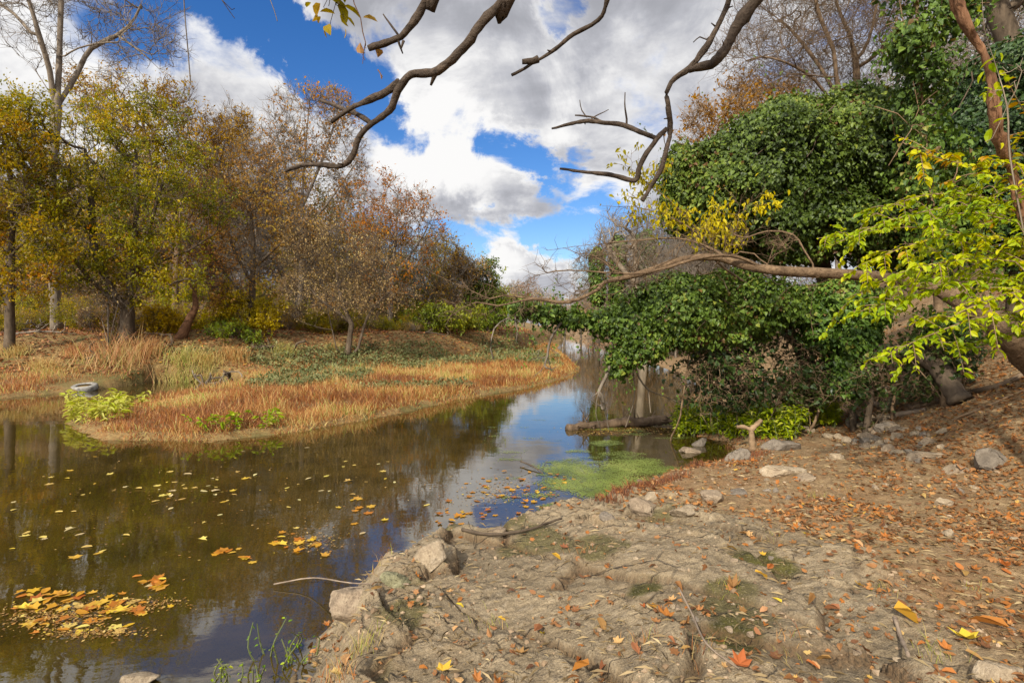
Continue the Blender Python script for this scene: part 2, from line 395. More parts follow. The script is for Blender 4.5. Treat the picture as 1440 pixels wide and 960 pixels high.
def wdist(x, y):
    """signed distance to the shoreline: negative in the water"""
    pts = np.stack([x, y], 1); a_ = SH; b_ = np.roll(SH, -1, axis=0)
    best = np.full(len(pts), 1e9); ins = np.zeros(len(pts), bool)
    for p, q in zip(a_, b_):
        d = q - p; h = np.clip(((pts - p) @ d) / (d @ d), 0, 1)
        best = np.minimum(best, np.sum((pts - p - h[:, None] * d) ** 2, axis=1))
        cr = (p[1] > pts[:, 1]) != (q[1] > pts[:, 1])
        if q[1] != p[1]:
            ins ^= cr & (pts[:, 0] < (q[0] - p[0]) * (pts[:, 1] - p[1]) / (q[1] - p[1]) + p[0])
    dd = np.sqrt(best); return np.where(ins, -dd, dd)
SD = np.array([0.70, -0.71]); SN = np.array([0.71, 0.70])
def ground(x, y, full=False):
    x = np.atleast_1d(np.asarray(x, float)); y = np.atleast_1d(np.asarray(y, float)); z0 = np.zeros_like(x)
    d = wdist(x, y)
    p3 = np.stack([x, y, z0], 1)
    d = d + (vnoise(p3 * 1.7, 5) - .5) * 0.35 * ss(0, 3, np.abs(d) + 1.0) + (vnoise(p3 * 5.5, 6) - .5) * 0.12
    xc = np.interp(y, [-30, 0, 3, 5, 8, 12, 16, 27, 37, 57, 90, 140], [-22, -10, -5, -3, -1.5, -.5, 1.6, 5, 6, 7, 11, 13])
    right = ss(-0.6, 0.6, x - xc)
    dp = np.maximum(d, 0)
    # left side: low meadow and spit, then the wooded bank
    yl = np.interp(x, [-60, -20, -12, -6, 0, 4, 12], [15.5, 17.2, 19.5, 25, 38, 70, 130])
    e_ = y - yl
    zl = 0.10 * ss(0, .25, dp) + 0.12 * ss(.2, 3, dp) + 1.55 * ss(-1.2, 7.0, e_) + 0.35 * ss(6, 25, e_) + 3.5 * ss(40, 260, e_)
    zl = zl + (fbm(p3 * 0.35, 3, 11) - .5) * 0.5 * ss(0, 3, dp) * ss(-2, 6, e_) + (fbm(p3 * 1.3, 3, 12) - .5) * 0.16 * ss(0, 1, dp)
    # right side: bedrock shelf, then the hillside
    xs = np.interp(y, [-40, 0, 2, 5, 8, 12, 20, 30, 60, 120], [3.0, 3.3, 3.7, 4.4, 5.0, 6.2, 9.0, 11, 14, 20])
    s_ = x - xs
    hill = 0.46 * np.where(s_ > 0, s_, 0) * ss(-.2, 1.2, s_); hill = np.minimum(hill, 4.2 + 0.10 * np.maximum(s_, 0))
    shelf = 0.30 * ss(0, .45, dp) + 0.16 * ss(.3, 2.2, dp)
    shelf = shelf * np.where(y > 6.5, 1 - 0.45 * ss(6.5, 8.5, y), 1)
    zr = shelf + hill + (fbm(p3 * 0.8, 3, 21) - .5) * 0.22 * ss(0.3, 2, dp)
    rock = right * ss(-.5, .5, 2.15 - x + (fbm(p3 * 1.1, 3, 31) - .5) * 2.4 - 0.45 * np.maximum(y - 4.0, 0)) * ss(8.2, 6.6, y) * ss(-.2, .05, d)
    rock = rock * ss(-0.1, 0.25, (x + 1.05) + (fbm(p3 * 1.5, 2, 33) - .5) * .9 + np.maximum(y - 3.5, 0) * 2)
    near = right * ss(16, 5, np.hypot(x, y)) * ss(-.3, .1, d)
    pw = np.stack([x, y], 1); wv_ = (fbm(p3 * 0.7, 3, 41) - .5) * 0.5
    u = pw @ SN + wv_; al = pw @ SD
    amp = fbm(np.stack([u * 0.7, al * 0.6, z0], 1), 3, 44)
    def slabs(uu, aa, seed):
        # jittered cells: every slab has its own height and tilt, with open joints between them
        iu, ia = np.floor(uu).astype(np.int64), np.floor(aa).astype(np.int64); b1 = np.full(len(uu), 9.); b2 = np.full(len(uu), 9.); hh = np.zeros(len(uu))
        def rnd(i_, j_, s_):
            q_ = (i_ * 374761393 + j_ * 668265263 + s_ * 1274126177 + seed * 97531) & 0xffffffff; q_ = ((q_ ^ (q_ >> 13)) * 1274126177) & 0xffffffff; return ((q_ ^ (q_ >> 16)) & 0xffff) / 65535.
        for di in (-1, 0, 1):
            for dj in (-1, 0, 1):
                ci, cj = iu + di, ia + dj; dx, dy = uu - ci - .15 - .7 * rnd(ci, cj, 1), aa - cj - .15 - .7 * rnd(ci, cj, 2)
                dd = np.abs(dx) * .6 + np.hypot(dx, dy) * .6; hv = (rnd(ci, cj, 3) - .5) + dx * (rnd(ci, cj, 4) - .2) * 1.1 + dy * (rnd(ci, cj, 5) - .5) * .9
                m_ = dd < b1; b2 = np.where(m_, b1, np.minimum(b2, dd)); hh = np.where(m_, hv, hh); b1 = np.where(m_, dd, b1)
        return hh, ss(0, .06, b2 - b1)
    w2 = (fbm(p3 * 2.2, 3, 43) - .5) * .22; h1, e1_ = slabs((u + w2 * .5) / .62, (al + w2) / 1.25, 3); h2, e2_ = slabs((u + w2 * .6) / .21, (al - w2) / .55, 8)
    st = h1 * .17 * (.4 + .6 * e1_) - .04 * (1 - e1_) + (h2 * .070 * e2_ - .014 * (1 - e2_)) * ss(.35, .6, amp)
    h3, e3_ = slabs((u + w2 * .4) / .075, (al + w2) / .15, 15); h4, e4_ = slabs(u / .032, al / .05, 21); st = st + h3 * .017 * ss(.3, .55, fbm(p3 * 2.3, 2, 53)) + h4 * .010
    st = st + (fbm(p3 * 0.9, 2, 46) - .5) * 0.10 + (fbm(p3 * 9, 4, 48, .6) - .5) * 0.018
    crack = np.abs(vnoise(np.stack([al * 2.1 + wv_, u * 1.2, z0], 1), 49) - .5); st = st - 0.015 * ss(.03, 0, crack)
    dirt = (fbm(p3 * 3.0, 4, 51) - .5) * 0.07 + (fbm(p3 * 11, 3, 52) - .5) * 0.035
    zr = zr + near * (rock * st * 1.05 + (1 - rock) * dirt)
    global SLAB; SLAB = (np.clip(.5 + h1 * .55 + h2 * .35 + h3 * .25, 0, 1), np.maximum(1 - e1_, .75 * (1 - e2_) * ss(.35, .6, amp)))
    zland = zl * (1 - right) + zr * right
    zw = -0.06 * ss(0, .1, -d) - 0.45 * ss(0.05, 2.2, -d) + (fbm(p3 * 2.5, 3, 61) - .5) * 0.08
    k = ss(-.08, .08, d); z = zw * (1 - k) + zland * k
    if full: return z, rock, d, right, e_, s_
    return z
def gz(x, y): return float(ground([x], [y])[0])
_Ys = np.concatenate([np.geomspace(1.3, 150, 900)])
def hit(px, py):
    pts = P(px, py, 1.0) - np.array([0, 0, EYE]); x = pts[0] * _Ys; z = EYE + pts[2] * _Ys
    g = np.maximum(ground(x, _Ys), 0.0); i = int(np.argmax(z <= g)) if (z <= g).any() else len(_Ys) - 1
    return np.array([x[i], _Ys[i], g[i]])

th = np.concatenate([np.radians(np.linspace(-50, 50, 640)), np.radians(np.linspace(50, 310, 110))[1:-1]])
rs = np.concatenate([[0.35, 0.6, 0.85, 1.05], np.geomspace(1.25, 13, 470), np.geomspace(13, 60, 190)[1:], np.geomspace(60, 1600, 50)[1:]])
TH, RS = np.meshgrid(th, rs); gx = (np.sin(TH) * RS).ravel(); gy = (np.cos(TH) * RS).ravel()
gzv, grock, gd, gright, ge, gs = ground(gx, gy, True); gslab, gjoint = SLAB
nt_, nr_ = len(th), len(rs)
i = np.arange(nr_ - 1)[:, None] * nt_; j = np.arange(nt_)[None]; j2 = (j + 1) % nt_
gq = np.stack([i + j, i + j2, i + nt_ + j2, i + nt_ + j], -1).reshape(-1, 4)[:, ::-1]
mb = MB(); mb.add(np.stack([gx, gy, gzv], 1), gq)
c0 = mb.n; mb.add([(0, 0, gz(0, 0))]); jj = np.arange(nt_); mb.t.append(np.stack([np.full(nt_, c0), (jj + 1) % nt_, jj], 1))

t = newmat('ground')
co = t('ShaderNodeTexCoord').outputs['Object']
A = lambda nm: t('ShaderNodeAttribute', attribute_name=nm).outputs['Fac']
rk, lf, wet = A('rock'), A('meadow'), A('wet')
na = t.noise(co, 2.2, 6, .62); nb = t.noise(co, 14, 6, .65); nc = t.noise(co, 60, 4, .6); nd_ = t.noise(co, 0.7, 4, .5)
mpd = t('ShaderNodeMapping', {0: co, 'Rotation': (0, 0, math.radians(45)), 'Scale': (1.0, 5.0, 1.0)}).outputs[0]
ns = t.noise(mpd, 5.0, 7, .66, .6)
rc = t.ramp(ns, [(.25, (.058, .046, .031)), (.42, (.16, .12, .07)), (.56, (.245, .185, .108)), (.8, (.375, .295, .185))])
rc = t.mix(t.smooth(na, .45, .72, 0, .75), rc, (.215, .15, .078))
rc = t.mix(t.smooth(nb, .52, .75, 0, .5), rc, (.35, .285, .195))
rc = t.mix(t.smooth(nb, .42, .28, 0, .7), rc, (.09, .072, .052))
rc = t.mix(A('moss'), rc, t.ramp(nb, [(.3, (.035, .032, .006)), (.7, (.10, .088, .014))]))
dc = t.ramp(nb, [(.25, (.11, .068, .032)), (.5, (.24, .158, .078)), (.75, (.40, .285, .15))])
dc = t.mix(t.smooth(na, .42, .66, 0, .8), dc, t.ramp(nc, [(.3, (.11, .058, .025)), (.55, (.225, .125, .053)), (.8, (.36, .22, .098))]))
mc = t.ramp(nb, [(.25, (.10, .065, .025)), (.5, (.21, .135, .050)), (.75, (.30, .205, .08))])
mc = t.mix(t.smooth(nd_, .50, .62, 0, .55), mc, (.085, .095, .025))
mc = t.mix(t.smooth(na, .52, .70, 0, .6), mc, (.24, .095, .028))
mpc = t('ShaderNodeMapping', {0: t('ShaderNodeVectorMath', {0: co, 1: t('ShaderNodeVectorMath', {0: t('ShaderNodeTexNoise', {'Vector': co, 'Scale': 2.5, 'Detail': 5}).outputs[1], 'Scale': .14}, operation='SCALE').outputs[0]}, operation='ADD').outputs[0], 'Rotation': (0, 0, math.radians(45)), 'Scale': (1.3, 3.6, 2.0)}).outputs[0]
vor = t('ShaderNodeTexVoronoi', {'Vector': mpc, 'Scale': 1.0}, feature='DISTANCE_TO_EDGE').outputs[0]
crk = t.math('MULTIPLY', t.smooth(vor, 0.0, 0.022, 1.0, 0.0), t.smooth(na, .42, .58))
rc = t.mix(t.math('MULTIPLY', crk, .55), rc, (.045, .034, .024))
ngr = t.noise(co, 130, 3, .7)
rc = t.mix(t.smooth(ngr, .54, .66, 0, .4), rc, (.42, .345, .24)); rc = t.mix(t.smooth(ngr, .46, .36, 0, .6), rc, (.085, .065, .045))
dc = t.mix(t.smooth(ngr, .55, .68, 0, .45), dc, (.46, .33, .19)); dc = t.mix(t.smooth(ngr, .45, .36, 0, .55), dc, (.11, .06, .035))
rc = t('ShaderNodeHueSaturation', {'Value': t.math('ADD', .68, t.math('MULTIPLY', A('slab'), .64)), 'Color': rc}).outputs[0]
rc = t.mix(t.math('MULTIPLY', A('joint'), .85), rc, t.ramp(nc, [(.35, (.05, .033, .018)), (.65, (.16, .095, .045))]))
base = t.mix(rk, dc, rc); base = t.mix(lf, base, mc)
base = t.mix(wet, base, t.ramp(nb, [(.3, (.035, .026, .010)), (.55, (.085, .060, .018)), (.75, (.16, .10, .03))]))
hgt = t.math('ADD', t.math('MULTIPLY', nb, .6), t.math('ADD', t.math('ADD', t.math('MULTIPLY', nc, .35), t.math('MULTIPLY', ngr, .22)), t.math('SUBTRACT', t.math('MULTIPLY', ns, t.math('MULTIPLY', rk, 0.35)), t.math('MULTIPLY', crk, t.math('MULTIPLY', rk, .5)))))
bp = t('ShaderNodeBump', {'Strength': .85, 'Distance': .05, 'Height': hgt})
b = t('ShaderNodeBsdfPrincipled', {'Base Color': base, 'Roughness': .88, 'Specular IOR Level': .2, 'Normal': bp.outputs[0]})
t('ShaderNodeOutputMaterial', {0: b.outputs[0]})
go = mb.build('ground', MAT['ground'], smooth=True); tag(go, kind='structure')
def gattr(nm, v): go.data.attributes.new(nm, 'FLOAT', 'POINT').data.foreach_set('value', np.append(v, v[0]).astype(np.float32))
gattr('slab', gslab); gattr('joint', gjoint * grock); gattr('rock', grock); gattr('meadow', 1 - gright); gattr('wet', ss(.03, -.12, gd))
p3 = np.stack([gx, gy, gx * 0], 1)
mo = ss(.62, .70, fbm(p3 * 1.6, 4, 71)) * grock * .75
for px, py, r in [(1062, 785, .22), (1090, 800, .16), (1030, 905, .2), (905, 830, .12), (560, 770, .12)]:
    h = hit(px, py); mo = np.maximum(mo, ss(1.0, .45, np.hypot(gx - h[0], gy - h[1]) / r + (fbm(p3 * 9, 3, 72) - .5) * .9))
gattr('moss', mo)

# ------------------------------------------------------------------ water
mb = MB(); mb.add([(-75, -32, 0), (30, -32, 0), (30, 125, 0), (-75, 125, 0)], [(0, 1, 2, 3)])
t = newmat('water')
co = t('ShaderNodeTexCoord').outputs['Object']
mp = t('ShaderNodeMapping', {0: co, 'Scale': (1.0, 1.6, 1), 'Rotation': (0, 0, -.35)}).outputs[0]
r1 = t.noise(mp, 2.2, 3, .5); r2 = t.noise(mp, 11, 3, .5)
hw = t.math('ADD', r1, t.math('MULTIPLY', r2, .16))
bw = t('ShaderNodeBump', {'Strength': .035, 'Distance': .04, 'Height': hw})
murk = t.ramp(t.noise(co, 1.1, 5, .6), [(.3, (.045, .032, .006)), (.5, (.082, .056, .010)), (.7, (.13, .082, .015))])
df = t('ShaderNodeBsdfDiffuse', {0: murk})
tp = t('ShaderNodeBsdfTransparent', {0: (.72, .56, .25, 1)})
body = t('ShaderNodeMixShader', {0: .45, 1: tp.outputs[0], 2: df.outputs[0]})
gl = t('ShaderNodeBsdfGlossy', {'Color': (1, 1, 1, 1), 'Roughness': .008, 'Normal': bw.outputs[0]})
fr = t('ShaderNodeFresnel', {'IOR': 2.1, 'Normal': bw.outputs[0]})
mx = t('ShaderNodeMixShader', {0: fr.outputs[0], 1: body.outputs[0], 2: gl.outputs[0]})
t('ShaderNodeOutputMaterial', {0: mx.outputs[0]})
tag(mb.build('water', MAT['water']), kind='structure')

# ------------------------------------------------------------------ trees
def EL(px, py, Y, rx, ry, rd=None):
    """crown envelope: an ellipsoid in metres round the point seen at (px, py) at distance Y"""
    return (P(px, py, Y), np.array([rx / F * Y, (rd if rd is not None else (rx + ry) / 2 / F * Y), ry / F * Y]))
def tree(seed, name, label, cat, seeds, ells, ntar, rbase, rtip, bark, leaf=None, nleaf=0, lsize=.08, spread=.25, thr=.03, kdir=.8, up=.3, step=.45, wob=.12,
         start=None, clump=.42, lkind='diamond', group=None, droop=.4, shell=.1, flare=.5, twig=2, tlen=None, taper=None, wl=.55, grow2=None, tone0=0.0, trunkname='trunk'):
    rng = RNG(seed)
    sk = Skel(seeds, step)
    st = int(sk.n * 0.25) if start is None else start
    if ntar:
        sub = [(c + unit(rng.standard_normal((1, 3)))[0] * r * .95, r * rng.uniform(.25, .5)) for c, r in ells for q in range(4)]
        sk.grow(rng, np.concatenate([in_ells(rng, ells, int(ntar * .62), shell), in_ells(rng, sub, int(ntar * .38), shell)]), kdir, up, wob, st)
    sk.radii(rbase, rtip); 
    if taper:
        pd = np.zeros(sk.n)
        for i in range(1, sk.n): pd[i] = pd[sk.par[i]] + np.linalg.norm(sk.pos[i] - sk.pos[sk.par[i]])
        sk.r = np.maximum(rtip, sk.r * (1 - (1 - taper[1]) * ss(0, taper[0], pd)))
    if flare: sk.flare(flare)
    base = sk.pos[0].copy()
    o = thing(name, base, label, cat, group)
    big, small = sk.mesh(thr, rng)
    big.build(trunkname, MAT[bark], o, True, base)
    if twig:
        nn_ = sk.n; id_ = np.nonzero(sk.r[:nn_] < max(thr * .6, sk.r[:nn_].min() * 2.5))[0]; id_ = id_[id_ > 3]; id_ = np.repeat(id_, twig)
        tw_ = twigs(small, rng, sk.pos[id_], sk.dir[id_], tlen or spread * 2.4, np.minimum(sk.r[id_], max(rtip * .8, .003)), up)
    if small.n: small.build('branches', MAT[bark], o, True, base)
    if nleaf:
        jit = spread
        if twig and len(id_): k_ = rng.integers(0, len(id_), nleaf); tt_ = rng.random((nleaf, 1)) ** .7; c_tw = tw_[0][k_] + (tw_[1][k_] - tw_[0][k_]) * tt_ + rng.standard_normal((nleaf, 3)) * spread * .3
        idx = np.nonzero(sk.r[:sk.n] < max(thr * .5, rtip * 1.6, sk.r[:sk.n].min() * 2.2))[0]; idx = idx[idx > 2]
        c = sk.pos[idx[rng.integers(0, len(idx), nleaf)]] + rng.standard_normal((nleaf, 3)) * spread
        if twig and len(id_): c = c_tw
        cl = fbm(c * (1.3 / max(spread * 3, .5)), 3, seed)
        keep = cl + rng.standard_normal(nleaf) * .05 > clump
        c, cl = c[keep], cl[keep]; n = len(c)
        tip = rng.standard_normal((n, 3)) * .8 + np.array([0, 0, -droop]); nrm = rng.standard_normal((n, 3)) * .6 + np.array([0, 0, 1.0])
        tone = np.clip(.45 + (fbm(c * .8 / max(spread * 4, .6) + 31, 2, seed + 5) - .5) * 1.5 + rng.standard_normal(n) * .17 + tone0, 0, 1)
        L = lsize * (0.65 + .7 * rng.random(n))
        mbl = MB(); leaves(mbl, c, tip, nrm, L, L * wl, tone, lkind); mbl.build('crown', MAT[leaf], o, False, base)
    return o
def gb(px, Y, dz=-.1):
    x = (px - 720) / F * Y; return np.array([x, Y, gz(x, Y) + dz])

# --- the left bank
tree(101, 'tall_tree', 'tallest pale grey tree, bare forked crown above the olive trees at the left', 'tree',
     [[gb(80, 27), P(76, 380, 27), P(72, 250, 27), P(80, 150, 27), P(84, 60, 27), P(86, -30, 27), P(84, -140, 27)],
      [P(76, 150, 27), P(70, 100, 26.6), P(55, 50, 26), P(40, 0, 25.6), P(15, -60, 25)],
      [P(80, 150, 27), P(105, 110, 27.5), P(128, 68, 28), P(165, 50, 28), P(190, 25, 28), P(205, -15, 28), P(215, -70, 28)],
      [P(82, 85, 27), P(110, 68, 26), P(150, 60, 25.5), P(200, 60, 25.2), P(242, 48, 25)],
      [P(76, 140, 27), P(60, 115, 27.5), P(45, 92, 28)], [P(55, 60, 26), P(20, 20, 26), P(-10, 0, 26)],
      [P(120, 100, 27.8), P(150, 100, 28.5), P(180, 125, 28.6)], [P(165, 50, 28), P(200, 75, 27.6), P(235, 108, 27.4)]],
     [EL(60, -60, 27, 110, 110), EL(190, 10, 27, 70, 70), EL(190, 70, 26.5, 60, 35), EL(30, 30, 26.5, 60, 60)], 1300, .225, .011, 'bark_grey', thr=.035, start=12, step=.6, wob=.16, flare=.25)
tree(102, 'olive_tree', 'broad olive-green tree with several dark stems, in front of the pale tall tree', 'tree',
     [[gb(178, 23), P(182, 400, 23), P(188, 350, 23), P(192, 290, 23), P(190, 200, 23)],
      [P(180, 440, 23), P(150, 395, 22.5), P(133, 350, 22.5), P(128, 280, 22.5), P(120, 210, 22.5)],
      [P(182, 420, 23), P(215, 375, 23), P(265, 352, 23.2), P(300, 330, 23.5)],
      [P(180, 440, 23), P(120, 385, 22), P(85, 335, 21.6), P(60, 300, 21.5)], [P(186, 370, 23), P(205, 335, 22.5), P(225, 270, 22), P(240, 220, 22)],
      [P(182, 420, 23), P(220, 408, 22.2), P(262, 392, 22), P(285, 402, 22)]],
     [EL(185, 235, 23, 120, 95, 2.6), EL(105, 230, 22.5, 70, 90, 2.2), EL(245, 300, 22.8, 70, 60, 1.8), EL(160, 335, 22, 120, 40, 1.8), EL(200, 160, 24, 70, 40, 1.6), EL(215, 375, 22, 75, 35, 1.2), EL(120, 380, 22, 50, 30, 1.2)],
     900, .24, .010, 'bark_dark', 'leaf_olive', 60000, .115, .26, clump=.49)
tree(103, 'yellow_green_tree', 'yellow-green tree cut by the left edge of the picture', 'tree',
     [[gb(14, 21), P(14, 380, 21), P(18, 300, 21), P(10, 200, 21)], [P(14, 370, 21), P(-30, 300, 20.5), P(-60, 240, 20)], [P(14, 360, 21), P(50, 320, 20.5), P(60, 270, 20)]],
     [EL(20, 250, 21, 75, 85, 2), EL(-50, 220, 20.5, 90, 110, 2.2), EL(40, 330, 20, 80, 45, 1.6), EL(10, 395, 20, 70, 25, 1.2)], 600, .15, .010, 'bark_dark', 'leaf_yellowgreen', 30000, .13, .26, clump=.48)
tree(104, 'bronze_tree', 'thin bronze-leaved tree cresting behind the olive tree', 'tree',
     [[gb(245, 33), P(248, 380, 33), P(255, 280, 33), P(262, 190, 33)], [P(250, 330, 33), P(215, 240, 33), P(200, 170, 33)], [P(252, 330, 33), P(295, 250, 33), P(310, 190, 33)]],
     [EL(250, 200, 33, 80, 70, 2.6), EL(310, 200, 33, 40, 55, 2), EL(180, 160, 34, 60, 45, 2), EL(140, 140, 34, 40, 40, 2)], 800, .17, .012, 'bark_brown', 'leaf_gold', 13000, .15, .3, clump=.5)
tree(105, 'russet_tree', 'russet-brown round tree right of the olive tree', 'tree',
     [[gb(352, 27), P(355, 400, 27), P(356, 340, 27), P(348, 270, 27)], [P(355, 400, 27), P(325, 340, 27), P(310, 270, 27)], [P(355, 380, 27), P(392, 345, 27), P(425, 325, 27)], [P(354, 430, 27), P(300, 360, 26.5), P(290, 310, 26.5)]],
     [EL(350, 270, 27, 75, 75, 2.4), EL(310, 310, 27, 55, 65, 2), EL(390, 320, 27, 50, 50, 1.8), EL(335, 390, 26, 50, 40, 1.5)], 900, .17, .010, 'bark_dark', 'leaf_russet', 17000, .12, .28, clump=.49)
tree(106, 'slender_tree', 'tall slender tree with feathery bare top and a few orange leaf clumps', 'tree',
     [[gb(420, 38), P(424, 380, 38), P(425, 280, 38), P(432, 180, 38), P(438, 120, 38)], [P(424, 310, 38), P(400, 230, 38), P(385, 170, 38)], [P(426, 290, 38), P(455, 220, 38), P(478, 150, 38)],
      [P(425, 330, 38), P(465, 280, 38), P(500, 230, 38)]],
     [EL(430, 175, 38, 62, 55, 2.6), EL(480, 220, 38, 40, 60, 2.2), EL(400, 230, 38, 40, 50, 2.2)], 1500, .19, .013, 'bark_grey', 'leaf_orange', 5000, .2, .3, clump=.53, thr=.04, up=.6, kdir=1.1)
tree(107, 'orange_tree', 'rounded orange-brown tree nearest the gap of open sky', 'tree',
     [[gb(548, 36), P(550, 400, 36), P(556, 340, 36), P(560, 270, 36)], [P(552, 400, 36), P(520, 340, 36), P(505, 290, 36)], [P(552, 390, 36), P(590, 340, 36), P(610, 300, 36)]],
     [EL(555, 300, 36, 52, 50, 2.4), EL(585, 320, 36, 45, 45, 2.2), EL(510, 310, 36, 40, 50, 2), EL(560, 370, 36, 60, 40, 2.2), EL(545, 410, 36, 55, 35, 2.2)], 950, .17, .012, 'bark_grey', 'leaf_orange', 11000, .16, .3, clump=.5)
tree(108, 'rosy_tree', 'low rosy-brown fuzzy tree on leaning dark stems, centre of the left wood', 'tree',
     [[gb(488, 26), P(500, 430, 26), P(520, 400, 26), P(545, 375, 26)], [gb(476, 25.8), P(462, 440, 25.6), P(455, 400, 25.6)], [gb(500, 26.2), P(520, 440, 26.4), P(560, 400, 26.4)], [P(492, 455, 26), P(478, 410, 26), P(470, 360, 26)], [P(490, 450, 26), P(440, 410, 26), P(420, 360, 26)], [P(470, 465, 26), P(430, 455, 25.6), P(405, 440, 25.5)]],
     [EL(470, 365, 26, 62, 48, 2.2), EL(435, 350, 26, 40, 50, 1.8), EL(520, 375, 26, 40, 40, 1.6), EL(445, 410, 25.5, 65, 38, 1.6), EL(530, 420, 26, 40, 30, 1.4)], 950, .14, .009, 'bark_dark', 'leaf_rosy', 15000, .082, .26, clump=.49)
tree(109, 'leaning_tree', 'thin grey leaning tree with sparse brown leaves beside the open sky', 'tree',
     [[gb(596, 40), P(605, 420, 40), P(620, 390, 40), P(628, 340, 40)], [P(606, 420, 40), P(590, 380, 40), P(585, 350, 40)], [P(612, 405, 40), P(650, 385, 40), P(665, 370, 40)]],
     [EL(620, 370, 40, 42, 50, 2.4), EL(655, 380, 40, 30, 25, 1.6)], 900, .14, .013, 'bark_grey', 'leaf_russet', 6500, .18, .3, clump=.5)
tree(110, 'dark_green_tree', 'upright yellow-green conical tree at the meadow end below the cumulus', 'tree',
     [[gb(684, 42), P(685, 430, 42), P(684, 370, 42)]], [EL(684, 400, 42, 22, 35, 1.2), EL(688, 430, 42, 34, 26, 1.6), EL(670, 450, 41, 40, 16, 1.6)], 300, .14, .014, 'bark_dark', 'leaf_green', 16000, .18, .3, clump=.40, tone0=.1)
tree(111, 'low_green_tree', 'low spreading bright-green tree left of the conical tree', 'tree',
     [[gb(602, 36), P(625, 448, 36), P(655, 440, 36)], [gb(602, 36), P(600, 440, 36), P(590, 430, 36)]], [EL(640, 447, 36, 48, 16, 1.6), EL(600, 450, 36, 40, 15, 1.4)], 220, .12, .012, 'bark_dark', 'leaf_green', 6500, .2, .28, clump=.42, tone0=.15)
tree(112, 'crooked_tree', 'small crooked dark tree curving up from the bank edge below the russet tree', 'tree',
     [[gb(252, 24), P(268, 446, 24), P(275, 432, 24), P(274, 408, 24), P(281, 386, 23.9), P(292, 366, 23.8), P(293, 345, 23.8)], [P(275, 432, 24), P(288, 440, 23.8), P(300, 428, 23.7), P(312, 420, 23.5)],
      [P(273, 410, 24), P(262, 385, 24.1), P(268, 340, 24.3)]],
     [EL(285, 345, 23.8, 42, 40, 1.2)], 45, .19, .008, 'bark_red', 'leaf_russet', 700, .12, .3, step=.25, flare=.2, taper=(3.2, .3), twig=1, tlen=.5)

# shrubs under the trees
def shrub(seed, name, label, px, Y, rx, ry, leaf, nleaf, lsize, bark='bark_brown', py=None, ntar=160, clump=.42, group=None, tone0=0.0, spread=.16, rad=.05):
    b_ = gb(px, Y); cy_ = HZ - (b_[2] - EYE) * F / Y - ry * .9 if py is None else py
    rng = RNG(seed); sds = [[b_, b_ * .55 + P(px, cy_, Y) * .45, P(px, cy_, Y)]]
    for k in range(5):
        q = P(px + rng.normal() * rx * .6, cy_ + rng.normal() * ry * .3, Y + rng.normal() * .3); sds.append([b_, b_ * .6 + q * .4 + np.array([0, 0, .1]), q])
    els = [EL(px + rng.normal() * rx * .45, cy_ + rng.normal() * ry * .35, Y + rng.normal() * .4, rx * rng.uniform(.4, .75), ry * rng.uniform(.45, .8)) for k in range(5)]
    return tree(seed, name, label, 'shrub', sds, els, ntar, rad, .006, bark, leaf, nleaf, lsize, spread, clump=clump, start=3, step=.25, flare=0, group=group, tone0=tone0, trunkname='stems', thr=.02)
shrub(201, 'yellow_shrub', 'bright yellow leafy shrub at the wood edge below the russet tree', 348, 26, 40, 34, 'leaf_yellow', 9000, .125, clump=.46)
shrub(202, 'amber_shrub', 'amber-yellow low shrub behind the crooked tree', 210, 25, 34, 22, 'leaf_gold', 2600, .15, tone0=.2)
shrub(203, 'golden_shrub', 'golden shrub between crooked tree and pale trunk, deep in the wood', 262, 30, 30, 26, 'leaf_yellow', 2200, .18)
shrub(204, 'green_shrub', 'loose grey-green shrub at the foot of the olive tree', 160, 23.5, 42, 45, 'leaf_olive', 4200, .12, tone0=.1, py=395)
shrub(205, 'twiggy_shrub', 'pale twiggy grey shrub fanning out beside the olive tree stems', 152, 22.5, 45, 45, 'leaf_mat' if 'leaf_mat' in MAT else 'leaf_rosy', 700, .10, bark='bark_grey', py=420, ntar=260)
shrub(206, 'red_shrub', 'small red-leaved shrub glowing deep in the left wood', 452, 38, 14, 10, 'leaf_orange', 900, .16, py=436)
shrub(207, 'leafy_shrub', 'fresh green low shrub at the meadow back edge under the yellow shrub', 330, 24.5, 28, 14, 'leaf_green', 2400, .13, tone0=.2)

# background wood: a few prototypes, copied
def proto(seed, name, label, h, wd, leaf, nleaf, bark, ntar=600, clump=.46, lsize=.2, r=.15, up=.4, low=.12):
    z0 = np.array([0, 0, 0.0]); rng = RNG(seed)
    sds = [[z0, np.array([rng.normal() * .1, rng.normal() * .1, h * .3]), np.array([rng.normal() * .3, rng.normal() * .3, h * .65]), np.array([rng.normal() * .4, rng.normal() * .4, h * .92])]]
    for k in range(3):
        a_ = rng.random() * 6.28; sds.append([sds[0][1] * (1 + .4 * rng.random()), np.array([math.cos(a_) * wd * .3, math.sin(a_) * wd * .3, h * .58]), np.array([math.cos(a_) * wd * .5, math.sin(a_) * wd * .5, h * .82])])
    c_ = h * (low + 1) / 2
    return tree(seed, name, label, 'tree', sds, [(np.array([0, 0, c_]), np.array([wd * .5, wd * .5, h * (1 - low) / 2])), (np.array([0, 0, c_ * .85]), np.array([wd * .6, wd * .6, h * .22]))], ntar, r, .014, bark, leaf, nleaf, lsize, .4,
                thr=.045, clump=clump, up=up, step=.6, group=label_group[name])
label_group = {k: v for k, v in [('woodland_tree', 'woodland trees behind the far bank'), ('bare_tree', 'bare trees in the background'), ('thicket_shrub', 'twiggy shrubs under the far wood')]}
